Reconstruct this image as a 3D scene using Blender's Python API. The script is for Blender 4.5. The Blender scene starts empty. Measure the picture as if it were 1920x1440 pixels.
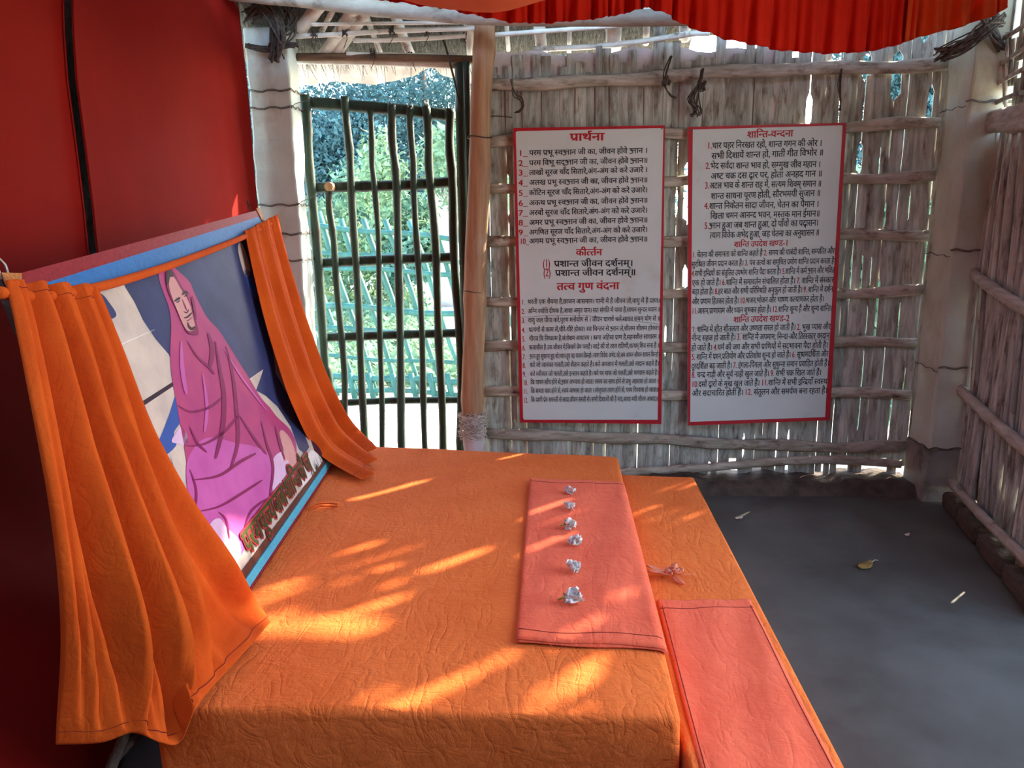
import bpy, bmesh, math, random
import numpy as np
from mathutils import Vector, Matrix
rnd = random.Random(11)
SC = bpy.context.scene
COL = SC.collection

# ------------------------------------------------------------------ camera
F_PX, CAM_H = 1450.0, 1.6
_y, _p, _r = (math.radians(a) for a in (3.55, 12.25, -0.9))
FW = np.array([-math.sin(_y)*math.cos(_p), math.cos(_y)*math.cos(_p), -math.sin(_p)])
_rt = np.array([math.cos(_y), math.sin(_y), 0.0]); _up = np.cross(_rt, FW)
RT = math.cos(_r)*_rt + math.sin(_r)*_up
UP = -math.sin(_r)*_rt + math.cos(_r)*_up
EYE = np.array([0, 0, CAM_H])
cam_d = bpy.data.cameras.new('camera'); cam = bpy.data.objects.new('camera', cam_d); COL.objects.link(cam)
cam_d.sensor_fit = 'HORIZONTAL'; cam_d.sensor_width = 36.0; cam_d.lens = 36.0*F_PX/1920.0
cam_d.clip_start = 0.05; cam_d.clip_end = 500
cam.matrix_world = Matrix(((RT[0], UP[0], -FW[0], 0), (RT[1], UP[1], -FW[1], 0), (RT[2], UP[2], -FW[2], CAM_H), (0, 0, 0, 1)))
SC.camera = cam

# ------------------------------------------------------------------ light
SUN_AZ, SUN_EL = 44.0, 31.0            # degrees from +X towards +Y, and above the horizon
w = bpy.data.worlds.new('sky'); SC.world = w; w.use_nodes = True
wn = w.node_tree.nodes; wl = w.node_tree.links
sky = wn.new('ShaderNodeTexSky'); sky.sky_type = 'NISHITA'; sky.sun_disc = False
sky.sun_elevation = math.radians(SUN_EL); sky.sun_rotation = math.radians(90-SUN_AZ)
sky.air_density = 1.0; sky.dust_density = 1.3; sky.ozone_density = 0.4
wl.new(sky.outputs[0], wn['Background'].inputs[0]); wn['Background'].inputs[1].default_value = 1.7
sd = bpy.data.lights.new('sun', 'SUN'); sun = bpy.data.objects.new('sun', sd); COL.objects.link(sun)
sd.energy = 19.0; sd.angle = math.radians(0.9); sd.color = (1.0, 0.86, 0.66)
_a, _e = math.radians(SUN_AZ), math.radians(SUN_EL)
SUN_DIR = np.array([math.cos(_a)*math.cos(_e), math.sin(_a)*math.cos(_e), math.sin(_e)])
sun.rotation_euler = Vector(SUN_DIR).to_track_quat('Z', 'Y').to_euler()
sun.location = (12, 10, 8)
vs = SC.view_settings
SC.display_settings.display_device = 'sRGB'
vs.view_transform = 'Standard'; vs.look = 'None'; vs.gamma = 1.0; vs.use_curve_mapping = False
vs.exposure = 0.13
SC.cycles.use_denoising = True
SC.cycles.max_bounces = 8; SC.cycles.diffuse_bounces = 5

# ------------------------------------------------------------------ helpers
def ray(px, py): return FW + RT*(px-960)/F_PX - UP*(py-720)/F_PX
def at(px, py, n, d):
    n = np.array(n, float); v = ray(px, py); return EYE + v*((d - n@EYE)/(n@v))
def aY(px, py, y): return at(px, py, (0, 1, 0), y)
def aX(px, py, x): return at(px, py, (1, 0, 0), x)
def aZ(px, py, z): return at(px, py, (0, 0, 1), z)
def lin(c): return tuple((v/12.92 if v <= .04045 else ((v+.055)/1.055)**2.4) for v in c)
def rgb(r, g, b): return lin((r/255, g/255, b/255))

class MB:
    """collects geometry, then links it as ONE mesh object"""
    def __init__(s): s.v = []; s.f = []; s.c = []; s.mi = []
    def add(s, vs, fs, c=0.5, mi=0):
        o = len(s.v); s.v += [tuple(map(float, q)) for q in vs]
        s.f += [tuple(i+o for i in f) for f in fs]; s.c += [c]*len(fs); s.mi += [mi]*len(fs)
    def box(s, lo, hi, c=.5):
        x0, y0, z0 = lo; x1, y1, z1 = hi
        s.add([(x0,y0,z0),(x1,y0,z0),(x1,y1,z0),(x0,y1,z0),(x0,y0,z1),(x1,y0,z1),(x1,y1,z1),(x0,y1,z1)],
              [(0,3,2,1),(4,5,6,7),(0,1,5,4),(1,2,6,5),(2,3,7,6),(3,0,4,7)], c)
    def tube(s, pts, r, n=10, c=.5, flat=1.0, closed=True):
        P = [np.array(p, float) for p in pts]; R = r if hasattr(r, '__len__') else [r]*len(P)
        dd = np.abs(P[-1]-P[0]) if np.linalg.norm(P[-1]-P[0]) > 1e-6 else np.abs(P[len(P)//2]-P[0])
        up = np.array((0, 0, 1.0) if dd[2] < .7*max(dd[0], dd[1], 1e-9) else (.05, 1.0, 0)); vs = []; fs = []
        for i, p in enumerate(P):
            t = P[min(i+1, len(P)-1)] - P[max(i-1, 0)]; t /= np.linalg.norm(t)+1e-12
            a = np.cross(up, t)
            if np.linalg.norm(a) < 1e-3: a = np.cross((1.0, 0.03, 0), t)
            a /= np.linalg.norm(a); b = np.cross(t, a)
            for k in range(n):
                q = 2*math.pi*k/n; vs.append(p + R[i]*(math.cos(q)*a*flat + math.sin(q)*b))
        for i in range(len(P)-1):
            for k in range(n):
                fs.append((i*n+k, i*n+(k+1) % n, (i+1)*n+(k+1) % n, (i+1)*n+k))
        if closed: fs.append(tuple(range(n-1, -1, -1))); fs.append(tuple((len(P)-1)*n+k for k in range(n)))
        s.add(vs, fs, c)
    def grid(s, fn, nu, nv, c=.5, mi=0):
        vs = [fn(i/nu, j/nv) for j in range(nv+1) for i in range(nu+1)]
        fs = [(j*(nu+1)+i, j*(nu+1)+i+1, (j+1)*(nu+1)+i+1, (j+1)*(nu+1)+i) for j in range(nv) for i in range(nu)]
        s.add(vs, fs, c, mi)
    def poly(s, pts, c=.5, mi=0): s.add(pts, [tuple(range(len(pts)))], c, mi)
    def prism(s, pts, d, c=.5):
        n = len(pts); d = np.array(d, float); P = [np.array(p, float) for p in pts]
        s.add(P+[p+d for p in P], [tuple(range(n)), tuple(range(2*n-1, n-1, -1))]+[(i, n+i, n+(i+1) % n, (i+1) % n) for i in range(n)], c)
    def build(s, name, mats, parent=None, smooth=False, solid=0.0, fix=True):
        me = bpy.data.meshes.new(name)
        o0 = np.array(parent.location) if parent is not None and parent.type == 'EMPTY' else np.zeros(3)
        if parent is not None and parent.type != 'EMPTY' and parent.parent is not None: o0 = np.array(parent.parent.location)
        me.from_pydata([tuple(np.array(v)-o0) for v in s.v], [], s.f)
        at_ = me.attributes.new('var', 'FLOAT', 'FACE'); at_.data.foreach_set('value', s.c)
        mats = mats if isinstance(mats, (list, tuple)) else [mats]
        for m in mats: me.materials.append(m)
        if len(mats) > 1: me.polygons.foreach_set('material_index', s.mi)
        if smooth: me.polygons.foreach_set('use_smooth', [True]*len(s.f))
        me.update()
        if fix:
            bm = bmesh.new(); bm.from_mesh(me); bmesh.ops.recalc_face_normals(bm, faces=bm.faces); bm.to_mesh(me); bm.free()
        o = bpy.data.objects.new(name, me); COL.objects.link(o)
        if parent is not None: o.parent = parent
        if solid:
            m = o.modifiers.new('thickness', 'SOLIDIFY'); m.thickness = solid; m.offset = 0
        return o

def tag(o, label=None, cat=None, group=None, kind=None):
    if label: o['label'] = label
    if cat: o['category'] = cat
    if group: o['group'] = group
    if kind: o['kind'] = kind
    return o
def thing(name, loc, label, cat, group=None, kind=None):
    o = bpy.data.objects.new(name, None); COL.objects.link(o); o.location = tuple(map(float, loc))
    o.empty_display_size = .1
    return tag(o, label, cat, group, kind)
def lerp(a, b, t): return np.array(a, float)*(1-t) + np.array(b, float)*t
def pl(pts, t):
    """point at t in 0..1 on a polyline, smooth"""
    P = [np.array(p, float) for p in pts]; x = t*(len(P)-1); i = min(int(x), len(P)-2); u = x-i
    p0, p1, p2, p3 = P[max(i-1, 0)], P[i], P[i+1], P[min(i+2, len(P)-1)]
    return .5*((2*p1)+(-p0+p2)*u+(2*p0-5*p1+4*p2-p3)*u*u+(-p0+3*p1-3*p2+p3)*u**3)

def mat(name, c1, c2=None, scale=(8, 8, 8), rough=.8, bump=.0, bscale=None, detail=6, spec=.3, var=0.0, fac=(.35, .7),
        dirt=None, dscale=3.0, dfac=(.5, .7), sheen=0.0, coat=0.0, trans=0.0, weave=0.0, bdist=.01):
    m = bpy.data.materials.new(name); m.use_nodes = True; nt = m.node_tree; N = nt.nodes; L = nt.links
    b = N['Principled BSDF']; tc = N.new('ShaderNodeTexCoord')
    def noise(sc, det=6, ro=.55, dist=0.0):
        mp = N.new('ShaderNodeMapping'); L.new(tc.outputs['Object'], mp.inputs[0]); mp.inputs['Scale'].default_value = sc
        n = N.new('ShaderNodeTexNoise'); n.inputs['Scale'].default_value = 1.0; n.inputs['Detail'].default_value = det
        n.inputs['Roughness'].default_value = ro; n.inputs['Distortion'].default_value = dist
        L.new(mp.outputs[0], n.inputs['Vector']); return n
    def mr(src, a, z, lo=0., hi=1.):
        q = N.new('ShaderNodeMapRange'); q.inputs[1].default_value = a; q.inputs[2].default_value = z
        q.inputs[3].default_value = lo; q.inputs[4].default_value = hi; L.new(src, q.inputs[0]); return q.outputs[0]
    def mix(f, a, z, mode='MIX'):
        q = N.new('ShaderNodeMix'); q.data_type = 'RGBA'; q.blend_type = mode
        for s_, val in ((q.inputs[0], f), (q.inputs[6], a), (q.inputs[7], z)):
            if hasattr(val, 'is_linked'): L.new(val, s_)
            elif isinstance(val, (int, float)): s_.default_value = val
            else: s_.default_value = (*val, 1)
        return q.outputs[2]
    c2 = c2 or tuple(v*.8 for v in c1)
    n1 = noise(scale, detail)
    col = mix(mr(n1.outputs['Fac'], *fac), c1, c2)
    if dirt:
        n2 = noise((dscale,)*3 if not hasattr(dscale, '__len__') else dscale, 8, .65)
        col = mix(mr(n2.outputs['Fac'], *dfac), col, dirt)
    if var:
        a = N.new('ShaderNodeAttribute'); a.attribute_name = 'var'
        v = mr(a.outputs['Fac'], 0, 1, 1-var, 1+var)
        cc = N.new('ShaderNodeCombineColor'); [L.new(v, cc.inputs[i]) for i in range(3)]
        col = mix(1.0, col, cc.outputs[0], 'MULTIPLY')
    L.new(col, b.inputs['Base Color']); b.inputs['Roughness'].default_value = rough
    b.inputs['Specular IOR Level'].default_value = spec
    if sheen: b.inputs['Sheen Weight'].default_value = sheen; b.inputs['Sheen Roughness'].default_value = .5
    if coat: b.inputs['Coat Weight'].default_value = coat; b.inputs['Coat Roughness'].default_value = .04
    h = None
    if bump:
        h = noise(bscale or scale, 5, .6, .6).outputs['Fac']
    if weave:
        wv = N.new('ShaderNodeTexNoise'); wv.inputs['Scale'].default_value = 420; wv.inputs['Detail'].default_value = 1
        L.new(tc.outputs['Object'], wv.inputs['Vector'])
        q = N.new('ShaderNodeMath'); q.operation = 'MULTIPLY_ADD'; L.new(wv.outputs['Fac'], q.inputs[0]); q.inputs[1].default_value = weave
        if h is not None: L.new(h, q.inputs[2])
        else: q.inputs[2].default_value = 0
        h = q.outputs[0]
    if h is not None:
        bp = N.new('ShaderNodeBump'); bp.inputs['Strength'].default_value = bump or .3; bp.inputs['Distance'].default_value = bdist
        L.new(h, bp.inputs['Height']); L.new(bp.outputs[0], b.inputs['Normal'])
    if trans:
        tr = N.new('ShaderNodeBsdfTranslucent'); L.new(col, tr.inputs['Color'])
        ms = N.new('ShaderNodeMixShader'); ms.inputs[0].default_value = trans
        L.new(b.outputs[0], ms.inputs[1]); L.new(tr.outputs[0], ms.inputs[2]); L.new(ms.outputs[0], N['Material Output'].inputs['Surface'])
    return m

def cloth_mat(name, c1, c2, crease=.5, trans=.0, big=(6, 5, 6), sheen=.25, dist=.006):
    """woven cotton: fine weave, crumple creases running in several directions, slow tone change"""
    m = bpy.data.materials.new(name); m.use_nodes = True; nt = m.node_tree; N = nt.nodes; L = nt.links
    b = N['Principled BSDF']; tc = N.new('ShaderNodeTexCoord')
    def mp(sc, rot=(0, 0, 0)):
        q = N.new('ShaderNodeMapping'); L.new(tc.outputs['Object'], q.inputs[0]); q.inputs['Scale'].default_value = sc; q.inputs['Rotation'].default_value = rot; return q.outputs[0]
    def noise(vec, det=4, ro=.5, dist_=0.):
        n = N.new('ShaderNodeTexNoise'); n.inputs['Scale'].default_value = 1; n.inputs['Detail'].default_value = det; n.inputs['Roughness'].default_value = ro
        n.inputs['Distortion'].default_value = dist_; L.new(vec, n.inputs['Vector']); return n.outputs['Fac']
    def math_(op, a, c):
        q = N.new('ShaderNodeMath'); q.operation = op
        for i, v in enumerate((a, c)):
            if isinstance(v, (int, float)): q.inputs[i].default_value = v
            else: L.new(v, q.inputs[i])
        return q.outputs[0]
    def ridge(vec, d):
        n = noise(vec, 2, .5, d); n = math_('SUBTRACT', n, .5); n = math_('ABSOLUTE', n, 0); return math_('POWER', n, .45)
    tone = noise(mp(big), 5, .6)
    fine = noise(mp((500, 500, 500)), 0)
    q = N.new('ShaderNodeMix'); q.data_type = 'RGBA'
    r_ = N.new('ShaderNodeMapRange'); r_.inputs[1].default_value = .3; r_.inputs[2].default_value = .7; L.new(tone, r_.inputs[0])
    L.new(r_.outputs[0], q.inputs[0]); q.inputs[6].default_value = (*c1, 1); q.inputs[7].default_value = (*c2, 1)
    L.new(q.outputs[2], b.inputs['Base Color'])
    b.inputs['Roughness'].default_value = .85; b.inputs['Specular IOR Level'].default_value = .15
    b.inputs['Sheen Weight'].default_value = sheen; b.inputs['Sheen Tint'].default_value = (*[min(1, v*1.5+.1) for v in c1], 1)
    h = math_('MULTIPLY', ridge(mp((14, 5, 9), (0, 0, .5)), 1.2), 1.0)
    h = math_('ADD', h, math_('MULTIPLY', ridge(mp((9, 22, 16), (0, 0, -.3)), 1.0), .7))
    h = math_('ADD', h, math_('MULTIPLY', ridge(mp((40, 26, 33), (0, 0, .9)), .8), .35))
    h = math_('ADD', h, math_('MULTIPLY', noise(mp((70, 45, 60)), 3, .6, .5), .35))
    h = math_('ADD', h, math_('MULTIPLY', fine, .12))
    bp = N.new('ShaderNodeBump'); bp.inputs['Strength'].default_value = crease; bp.inputs['Distance'].default_value = dist
    L.new(h, bp.inputs['Height']); L.new(bp.outputs[0], b.inputs['Normal'])
    if trans:
        tr = N.new('ShaderNodeBsdfTranslucent'); L.new(q.outputs[2], tr.inputs['Color'])
        ms = N.new('ShaderNodeMixShader'); ms.inputs[0].default_value = trans
        L.new(b.outputs[0], ms.inputs[1]); L.new(tr.outputs[0], ms.inputs[2]); L.new(ms.outputs[0], N['Material Output'].inputs['Surface'])
    return m

M = {}
M['orange'] = cloth_mat('orange cotton', rgb(238, 124, 58), rgb(226, 110, 46), .85, sheen=.12)
M['orange_curtain'] = cloth_mat('orange curtain cotton', rgb(218, 94, 26), rgb(202, 78, 18), .35, trans=.15)
M['salmon'] = cloth_mat('salmon red cotton', rgb(242, 114, 80), rgb(230, 98, 66), .6)
M['red'] = mat('red backdrop cotton', rgb(136, 20, 12), rgb(124, 16, 10), (2, 2, 2), .85, .12, (30, 30, 9), spec=.12, dirt=rgb(84, 22, 18), dscale=(5, 5, 3.4), dfac=(.66, .74), weave=.1, bdist=.004)
M['frill'] = cloth_mat('red frill satin', rgb(206, 40, 18), rgb(190, 30, 12), .1, trans=.15, sheen=.1)
M['frill_orange'] = cloth_mat('orange frill', rgb(216, 80, 34), rgb(206, 70, 26), .1, trans=.15, sheen=.1)
M['canopy'] = cloth_mat('orange canopy', rgb(228, 112, 66), rgb(220, 100, 56), .1, trans=.25, sheen=.1)
M['thread'] = mat('dark red thread', rgb(120, 34, 26))
M['bamboo'] = mat('weathered split bamboo', rgb(190, 192, 182), rgb(138, 136, 122), (45, 45, 6), .75, .5, (120, 120, 9), var=.25, dirt=rgb(92, 66, 50), dscale=(26, 26, 7), dfac=(.52, .72))
M['rail'] = mat('bamboo band', rgb(192, 184, 168), rgb(142, 130, 112), (7, 40, 40), .75, .5, (14, 120, 120), var=.15, dirt=rgb(92, 66, 50), dscale=(9, 26, 26), dfac=(.52, .72))
M['rail_y'] = mat('bamboo rail of the cane wall', rgb(186, 184, 174), rgb(146, 140, 128), (40, 5, 40), .75, .3, (90, 9, 90), var=.15, dirt=rgb(92, 76, 62), dscale=(20, 5, 20), dfac=(.58, .75))
M['cane'] = mat('grey cane stalks', rgb(182, 186, 178), rgb(138, 142, 132), (40, 40, 5), .8, .4, (90, 90, 7), var=.3, dirt=rgb(84, 66, 56), dscale=(20, 20, 6))
M['plaster'] = mat('lime washed mud plaster', rgb(206, 198, 196), rgb(180, 166, 160), (5, 5, 5), .9, .3, (30, 30, 30), dirt=rgb(150, 128, 108), dscale=4.5, dfac=(.54, .75))
M['pillar'] = mat('whitewashed concrete', rgb(200, 214, 208), rgb(176, 186, 178), (4, 4, 3), .75, .35, (22, 22, 22), dirt=rgb(166, 142, 112), dscale=(5, 5, 2.2), dfac=(.55, .75))
M['pillar_beige'] = mat('aged beige whitewash', rgb(192, 198, 182), rgb(168, 170, 152), (4, 4, 3), .75, .35, (22, 22, 22), dirt=rgb(160, 140, 112), dscale=(5, 5, 2.2), dfac=(.55, .75))
M['pillar_foot'] = mat('grey cement footing', rgb(144, 144, 134), rgb(112, 110, 100), (6, 6, 6), .85, .4, (30, 30, 30), dirt=rgb(92, 80, 70), dscale=6)
M['post'] = mat('tan bamboo pole', rgb(176, 138, 104), rgb(146, 108, 78), (40, 40, 3), .6, .25, (90, 90, 5), dirt=rgb(180, 164, 150), dscale=(12, 12, 4), dfac=(.58, .8))
M['rope'] = mat('dark fibre twine', rgb(92, 84, 76), rgb(54, 48, 42), (60, 60, 60), .95, var=.3)
M['pale_rope'] = mat('pale frayed fibre', rgb(206, 196, 184), rgb(160, 146, 130), (60, 60, 60), .95, var=.2)
M['wire'] = mat('rusty tie wire', rgb(84, 76, 70), rgb(60, 50, 44), rough=.6)
M['white_pole'] = mat('whitewashed roof bamboo', rgb(238, 240, 232), rgb(214, 214, 202), (16, 16, 16), .75, .3, (40, 40, 40), dirt=rgb(120, 104, 84), dscale=9, dfac=(.6, .72))
M['beam'] = mat('greyed whitewashed beam', rgb(184, 180, 168), rgb(150, 144, 130), (5, 14, 14), .8, .3, (30, 30, 30), dirt=rgb(110, 98, 84), dscale=7, dfac=(.55, .72))
M['thatch'] = mat('dry grey thatch', rgb(124, 124, 114), rgb(72, 70, 62), (40, 40, 40), .95, var=.5)
M['lintel'] = mat('brown lintel pole', rgb(120, 92, 68), rgb(84, 62, 46), (8, 40, 40), .8, .3)
M['gate'] = mat('dark green gate paint', rgb(50, 72, 58), rgb(34, 46, 36), (30, 30, 5), .45, .4, (60, 60, 8), var=.15, dirt=rgb(52, 38, 30), dscale=(14, 14, 5), dfac=(.55, .68))
M['fence'] = mat('teal green fence paint', rgb(62, 116, 106), rgb(44, 92, 84), (20, 20, 5), .5, .2, (50, 50, 8), var=.12, dirt=rgb(88, 96, 84), dscale=(9, 9, 4), dfac=(.58, .72))
M['sheet'] = mat('white plastic sheet', rgb(204, 194, 180), rgb(176, 162, 146), (5, 5, 14), .5, .5, (16, 16, 16), trans=.12)
M['sign'] = mat('white painted board', rgb(200, 210, 206), rgb(190, 200, 195), (3, 3, 3), .42, .08, (14, 14, 14), dirt=rgb(178, 172, 158), dscale=3, dfac=(.58, .8), spec=.4)
M['sign_red'] = mat('red sign paint', rgb(178, 26, 40), rgb(160, 20, 34), (20, 20, 20), .45, dirt=rgb(190, 120, 110), dscale=40, dfac=(.7, .78))
M['ink'] = mat('black sign paint', rgb(34, 30, 38), rgb(26, 24, 32), rough=.5)
M['ink_red'] = mat('red lettering paint', rgb(176, 24, 34), rgb(160, 18, 28), rough=.5)
M['floor'] = mat('smoothed mud cement floor', rgb(92, 91, 85), rgb(72, 70, 64), (2.2, 2.2, 2.2), .5, .3, (13, 13, 13), dirt=rgb(66, 60, 54), dscale=1.6, dfac=(.5, .72), spec=.35, bdist=.006)
M['mud'] = mat('dark mud', rgb(92, 80, 70), rgb(60, 50, 44), (12, 12, 12), .95, .7, (22, 22, 22), bdist=.03)
M['ground'] = mat('pale dusty ground', rgb(226, 218, 204), rgb(200, 190, 172), (2, 2, 2), .95, .4, (9, 9, 9))
M['leaf_pale'] = mat('pale green leaves', rgb(138, 166, 128), rgb(102, 138, 108), (3, 3, 3), .8, spec=.08, var=.4, trans=.35)
M['leaf_mid'] = mat('mid green leaves', rgb(112, 150, 128), rgb(80, 122, 104), (3, 3, 3), .8, spec=.08, var=.4, trans=.3)
M['leaf_haze'] = mat('haze tinted tree leaves', rgb(92, 128, 128), rgb(66, 102, 108), (1, 1, 1), .8, spec=.08, var=.4, trans=.25)  # bluish tone paints the distance haze into the leaf colour
M['trunk'] = mat('bark', rgb(110, 96, 82), rgb(80, 66, 54), (8, 8, 2), .9, .5)
M['petal_white'] = mat('white petals', rgb(242, 238, 232), rgb(224, 216, 206), (60, 60, 60), .7, .4, (150, 150, 150), trans=.2, bdist=.002)
M['petal_salmon'] = mat('salmon petals', rgb(246, 168, 132), rgb(236, 142, 108), (50, 50, 50), .7, .4, (150, 150, 150), trans=.25, bdist=.002)
M['stalk'] = mat('yellow green stalk', rgb(176, 168, 80), rgb(140, 134, 60), (60, 60, 60), .7)
M['dry_leaf'] = mat('dry brown leaf', rgb(150, 118, 62), rgb(116, 86, 44), (40, 40, 40), .7, .4, (90, 90, 90), bdist=.003)
M['dry_pale'] = mat('dry pale leaf', rgb(216, 200, 176), rgb(190, 170, 144), (40, 40, 40), .8)


# ------------------------------------------------------------------ setting: floor, ground
WY = 4.5                                             # plane of the back wall
def rwx(y): return 2.24-.2*(4.4-y)                   # right wall leans in plan
b = MB(); b.grid(lambda u, v: (-1.9+4.6*u, -2.0+6.6*v, .006*math.sin(7*u+3*v)*math.sin(9*v-2*u)), 40, 50)
floor = tag(b.build('floor', M['floor'], smooth=True), 'grey smoothed mud cement floor of the hut', 'floor', kind='structure')
b = MB(); b.grid(lambda u, v: (-45+90*u, -30+110*v, -.05), 30, 30)
tag(b.build('ground', M['ground']), 'pale dusty sunlit ground outside the hut', 'ground', kind='structure')

# ------------------------------------------------------------------ back wall of split bamboo
wall = thing('wall_back', (0, WY, 0), 'woven split bamboo back wall behind the painted boards', 'wall', kind='structure')
# horizontal bands: (left px y at x=915, right px y at x=1760)
rails = [(160, 117), (265, 232), (353, 328), (457, 439), (563, 544), (652, 642), (737, 739), (808, 838)]
for i, (yl, yr) in enumerate(rails):
    P0, P1 = aY(908, yl, WY-.02), aY(1775-(yr-117)*.106, yr, WY-.02)
    b = MB(); n = 26; ph = rnd.random()*6; pts = []; R = []
    for k in range(n+1):
        t = k/n; q = lerp(P0, P1, t); q[2] += .008*math.sin(ph+9*t)+.005*math.sin(23*t+ph); q[1] += .006*math.sin(14*t+ph)
        if i == 7: q[2] -= .02*math.sin(math.pi*t)
        pts.append(q); R.append((.034 if i in (0, 7) else .03)*(1+.1*math.sin(31*t+ph))*(1.12 if k % 7 == 3 else 1))
    b.tube(pts, R, 8, rnd.random(), flat=.42)
    b.build('bamboo_band', M['rail'], wall, smooth=True)
pts = [aY(x, y, WY-.03) for x, y in ((1100, 892), (1200, 884), (1320, 877), (1450, 866), (1560, 862), (1690, 870))]
b = MB(); b.tube([pl(pts, k/24) for k in range(25)], [.026*(1.15 if k % 6 == 2 else 1) for k in range(25)], 8, .5, flat=.45); b.build('bamboo_band', M['rail'], wall, smooth=True)

# slats with narrow chinks; the chinks listed here let the low sun through: (x, z0, z1, width)
chinks = [(.715, 1.57, 1.85, .045), (.70, 1.19, 1.28, .03), (1.15, 2.10, 2.19, .034), (1.328, 2.08, 2.19, .032), (1.472, 2.36, 2.47, .05), (1.639, 2.31, 2.40, .045), (1.797, 2.21, 2.40, .05), (1.589, 2.46, 2.56, .045), (1.965, 2.50, 2.70, .05), (2.0, 2.09, 2.22, .03),
          (1.665, 1.82, 1.94, .03), (1.64, 1.1, 1.32, .010), (1.77, .5, .74, .010), (1.83, .9, 1.2, .010), (1.72, 1.12, 1.35, .008), (.64, .8, .95, .012), (.65, 1.6, 1.7, .012)]
for px, ya, yb, wd in ((1645, 280, 330, .008), (1690, 245, 268, .006), (1655, 385, 420, .008), (1707, 365, 410, .006), (1745, 375, 402, .006), (1640, 486, 532, .009), (1740, 455, 505, .006), (1633, 575, 622, .008), (1690, 568, 640, .006),
                       (1615, 662, 706, .008), (1665, 648, 722, .006), (1606, 758, 802, .010), (1662, 748, 816, .008), (1700, 690, 730, .006), (1398, 820, 850, .014), (1468, 815, 838, .010), (1330, 868, 905, .016), (1378, 872, 905, .02), (1418, 874, 905, .016), (1466, 872, 905, .018), (1540, 870, 905, .014), (1592, 868, 905, .02), (1628, 868, 905, .022), (1660, 868, 905, .018), (948, 420, 450, .006), (950, 560, 640, .008), (945, 330, 400, .010)):
    p, q = aY(px, yb, 4.515), aY(px, ya, 4.515); chinks.append((float(p[0]+q[0])/2, float(p[2]), float(q[2]), wd))
b = MB(); x = -.46; k = 0
edges = []
while x < 2.28:
    wd = rnd.uniform(.034, .068); edges.append((x, x+wd)); x += wd+(rnd.choice([-.004, -.003, -.003, .001]) if x < 1.1 else rnd.choice([-.004, -.003, -.002, .0015, .003]))
bounds = [e[1] for e in edges]
chinks = [(min(bounds, key=lambda e: abs(e-c[0])), *c[1:]) for c in chinks]
for k, (xa, xb) in enumerate(edges):
    lean = rnd.uniform(-.003, .003); top = rnd.uniform(2.36, 2.5) if rnd.random() < .75 else rnd.uniform(2.5, 2.62)
    if xa < .3: top -= .03
    if xa > 1.35: top = rnd.uniform(2.56, 2.66)
    bot = rnd.uniform(.0, .05) if xa < .8 else (rnd.uniform(.02, .09) if rnd.random() < .6 else rnd.uniform(.11, .17))
    zs = np.unique(np.concatenate([np.linspace(bot, top, 30)] + [np.array([c[1]-.04, c[1], c[2], c[2]+.04]) for c in chinks if xa-.05 < c[0] < xb+.05] or [np.linspace(bot, top, 30)]))
    ya = rnd.uniform(0, .009); ph = rnd.random()*6; cc = rnd.random(); vs_ = []; fs = []
    zs = [z for z in zs if bot <= z <= top]
    wob = rnd.uniform(.0005, .0018)
    for z in zs:
        a_ = xa + lean*(z-1.2) + wob*math.sin(5*z+ph); c_ = xb + lean*(z-1.2) + wob*math.sin(6*z+ph*2)
        for (cx, z0, z1, cw) in chinks:
            if z0 <= z <= z1:
                if a_ < cx+cw/2 and c_ > cx-cw/2:
                    if (a_+c_)/2 < cx: c_ = max(min(c_, cx-cw/2), a_+.002)
                    else: a_ = min(max(a_, cx+cw/2), c_-.002)
        y = WY+.012+ya-.010*abs(math.sin(math.pi*(z-.1)/.25))*(1 if k % 2 else .2)
        vs_ += [(a_, y+.001, z), ((a_+c_)/2, y-.0015+.002*math.sin(k*2.1), z), (c_, y+.001, z), (c_, y+.006, z), (a_, y+.006, z)]
    for j in range(len(zs)-1):
        for q in range(5): fs.append((j*5+q, j*5+(q+1) % 5, (j+1)*5+(q+1) % 5, (j+1)*5+q))
    fs.append((0, 1, 2, 3, 4)); n0 = (len(zs)-1)*5; fs.append(tuple(n0+q for q in range(5)))
    b.add(vs_, fs, cc)
b.build('split_slats', M['bamboo'], wall, smooth=False)
# flattened bamboo and mud plaster backing behind parts of the slats
def backing(x0, x1, z0, z1, rag):
    b = MB(); n = 24
    top = [(x0+(x1-x0)*k/n, WY+.03, z1+rag*math.sin(k*1.7)+rag*math.sin(k*.6)) for k in range(n+1)]
    bot = [(x1+(x0-x1)*k/n, WY+.03, z0+rag*math.sin(k*2.3+1)) for k in range(n+1)]
    b.prism(top+bot, (0, .015, 0), .5); return b
backing(-.44, 1.25, 1.98, 2.47, .012).build('plaster_backing', M['plaster'], wall)
backing(1.0, 2.05, 2.2, 2.38, .014).build('plaster_backing', M['plaster'], wall) if False else None

# kerb of dried mud under the back wall
b = MB(); b.grid(lambda u, v: (.55+1.5*u, 4.28+.3*v, (.085+.012*math.sin(17*u)+.01*math.sin(41*u+2))*min(1, max(0, v*6))*(1-.2*v)), 60, 12)
tag(b.build('trim_1', M['mud'], smooth=True), 'dark dried mud kerb at the foot of the back wall', 'kerb', kind='structure')

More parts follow.
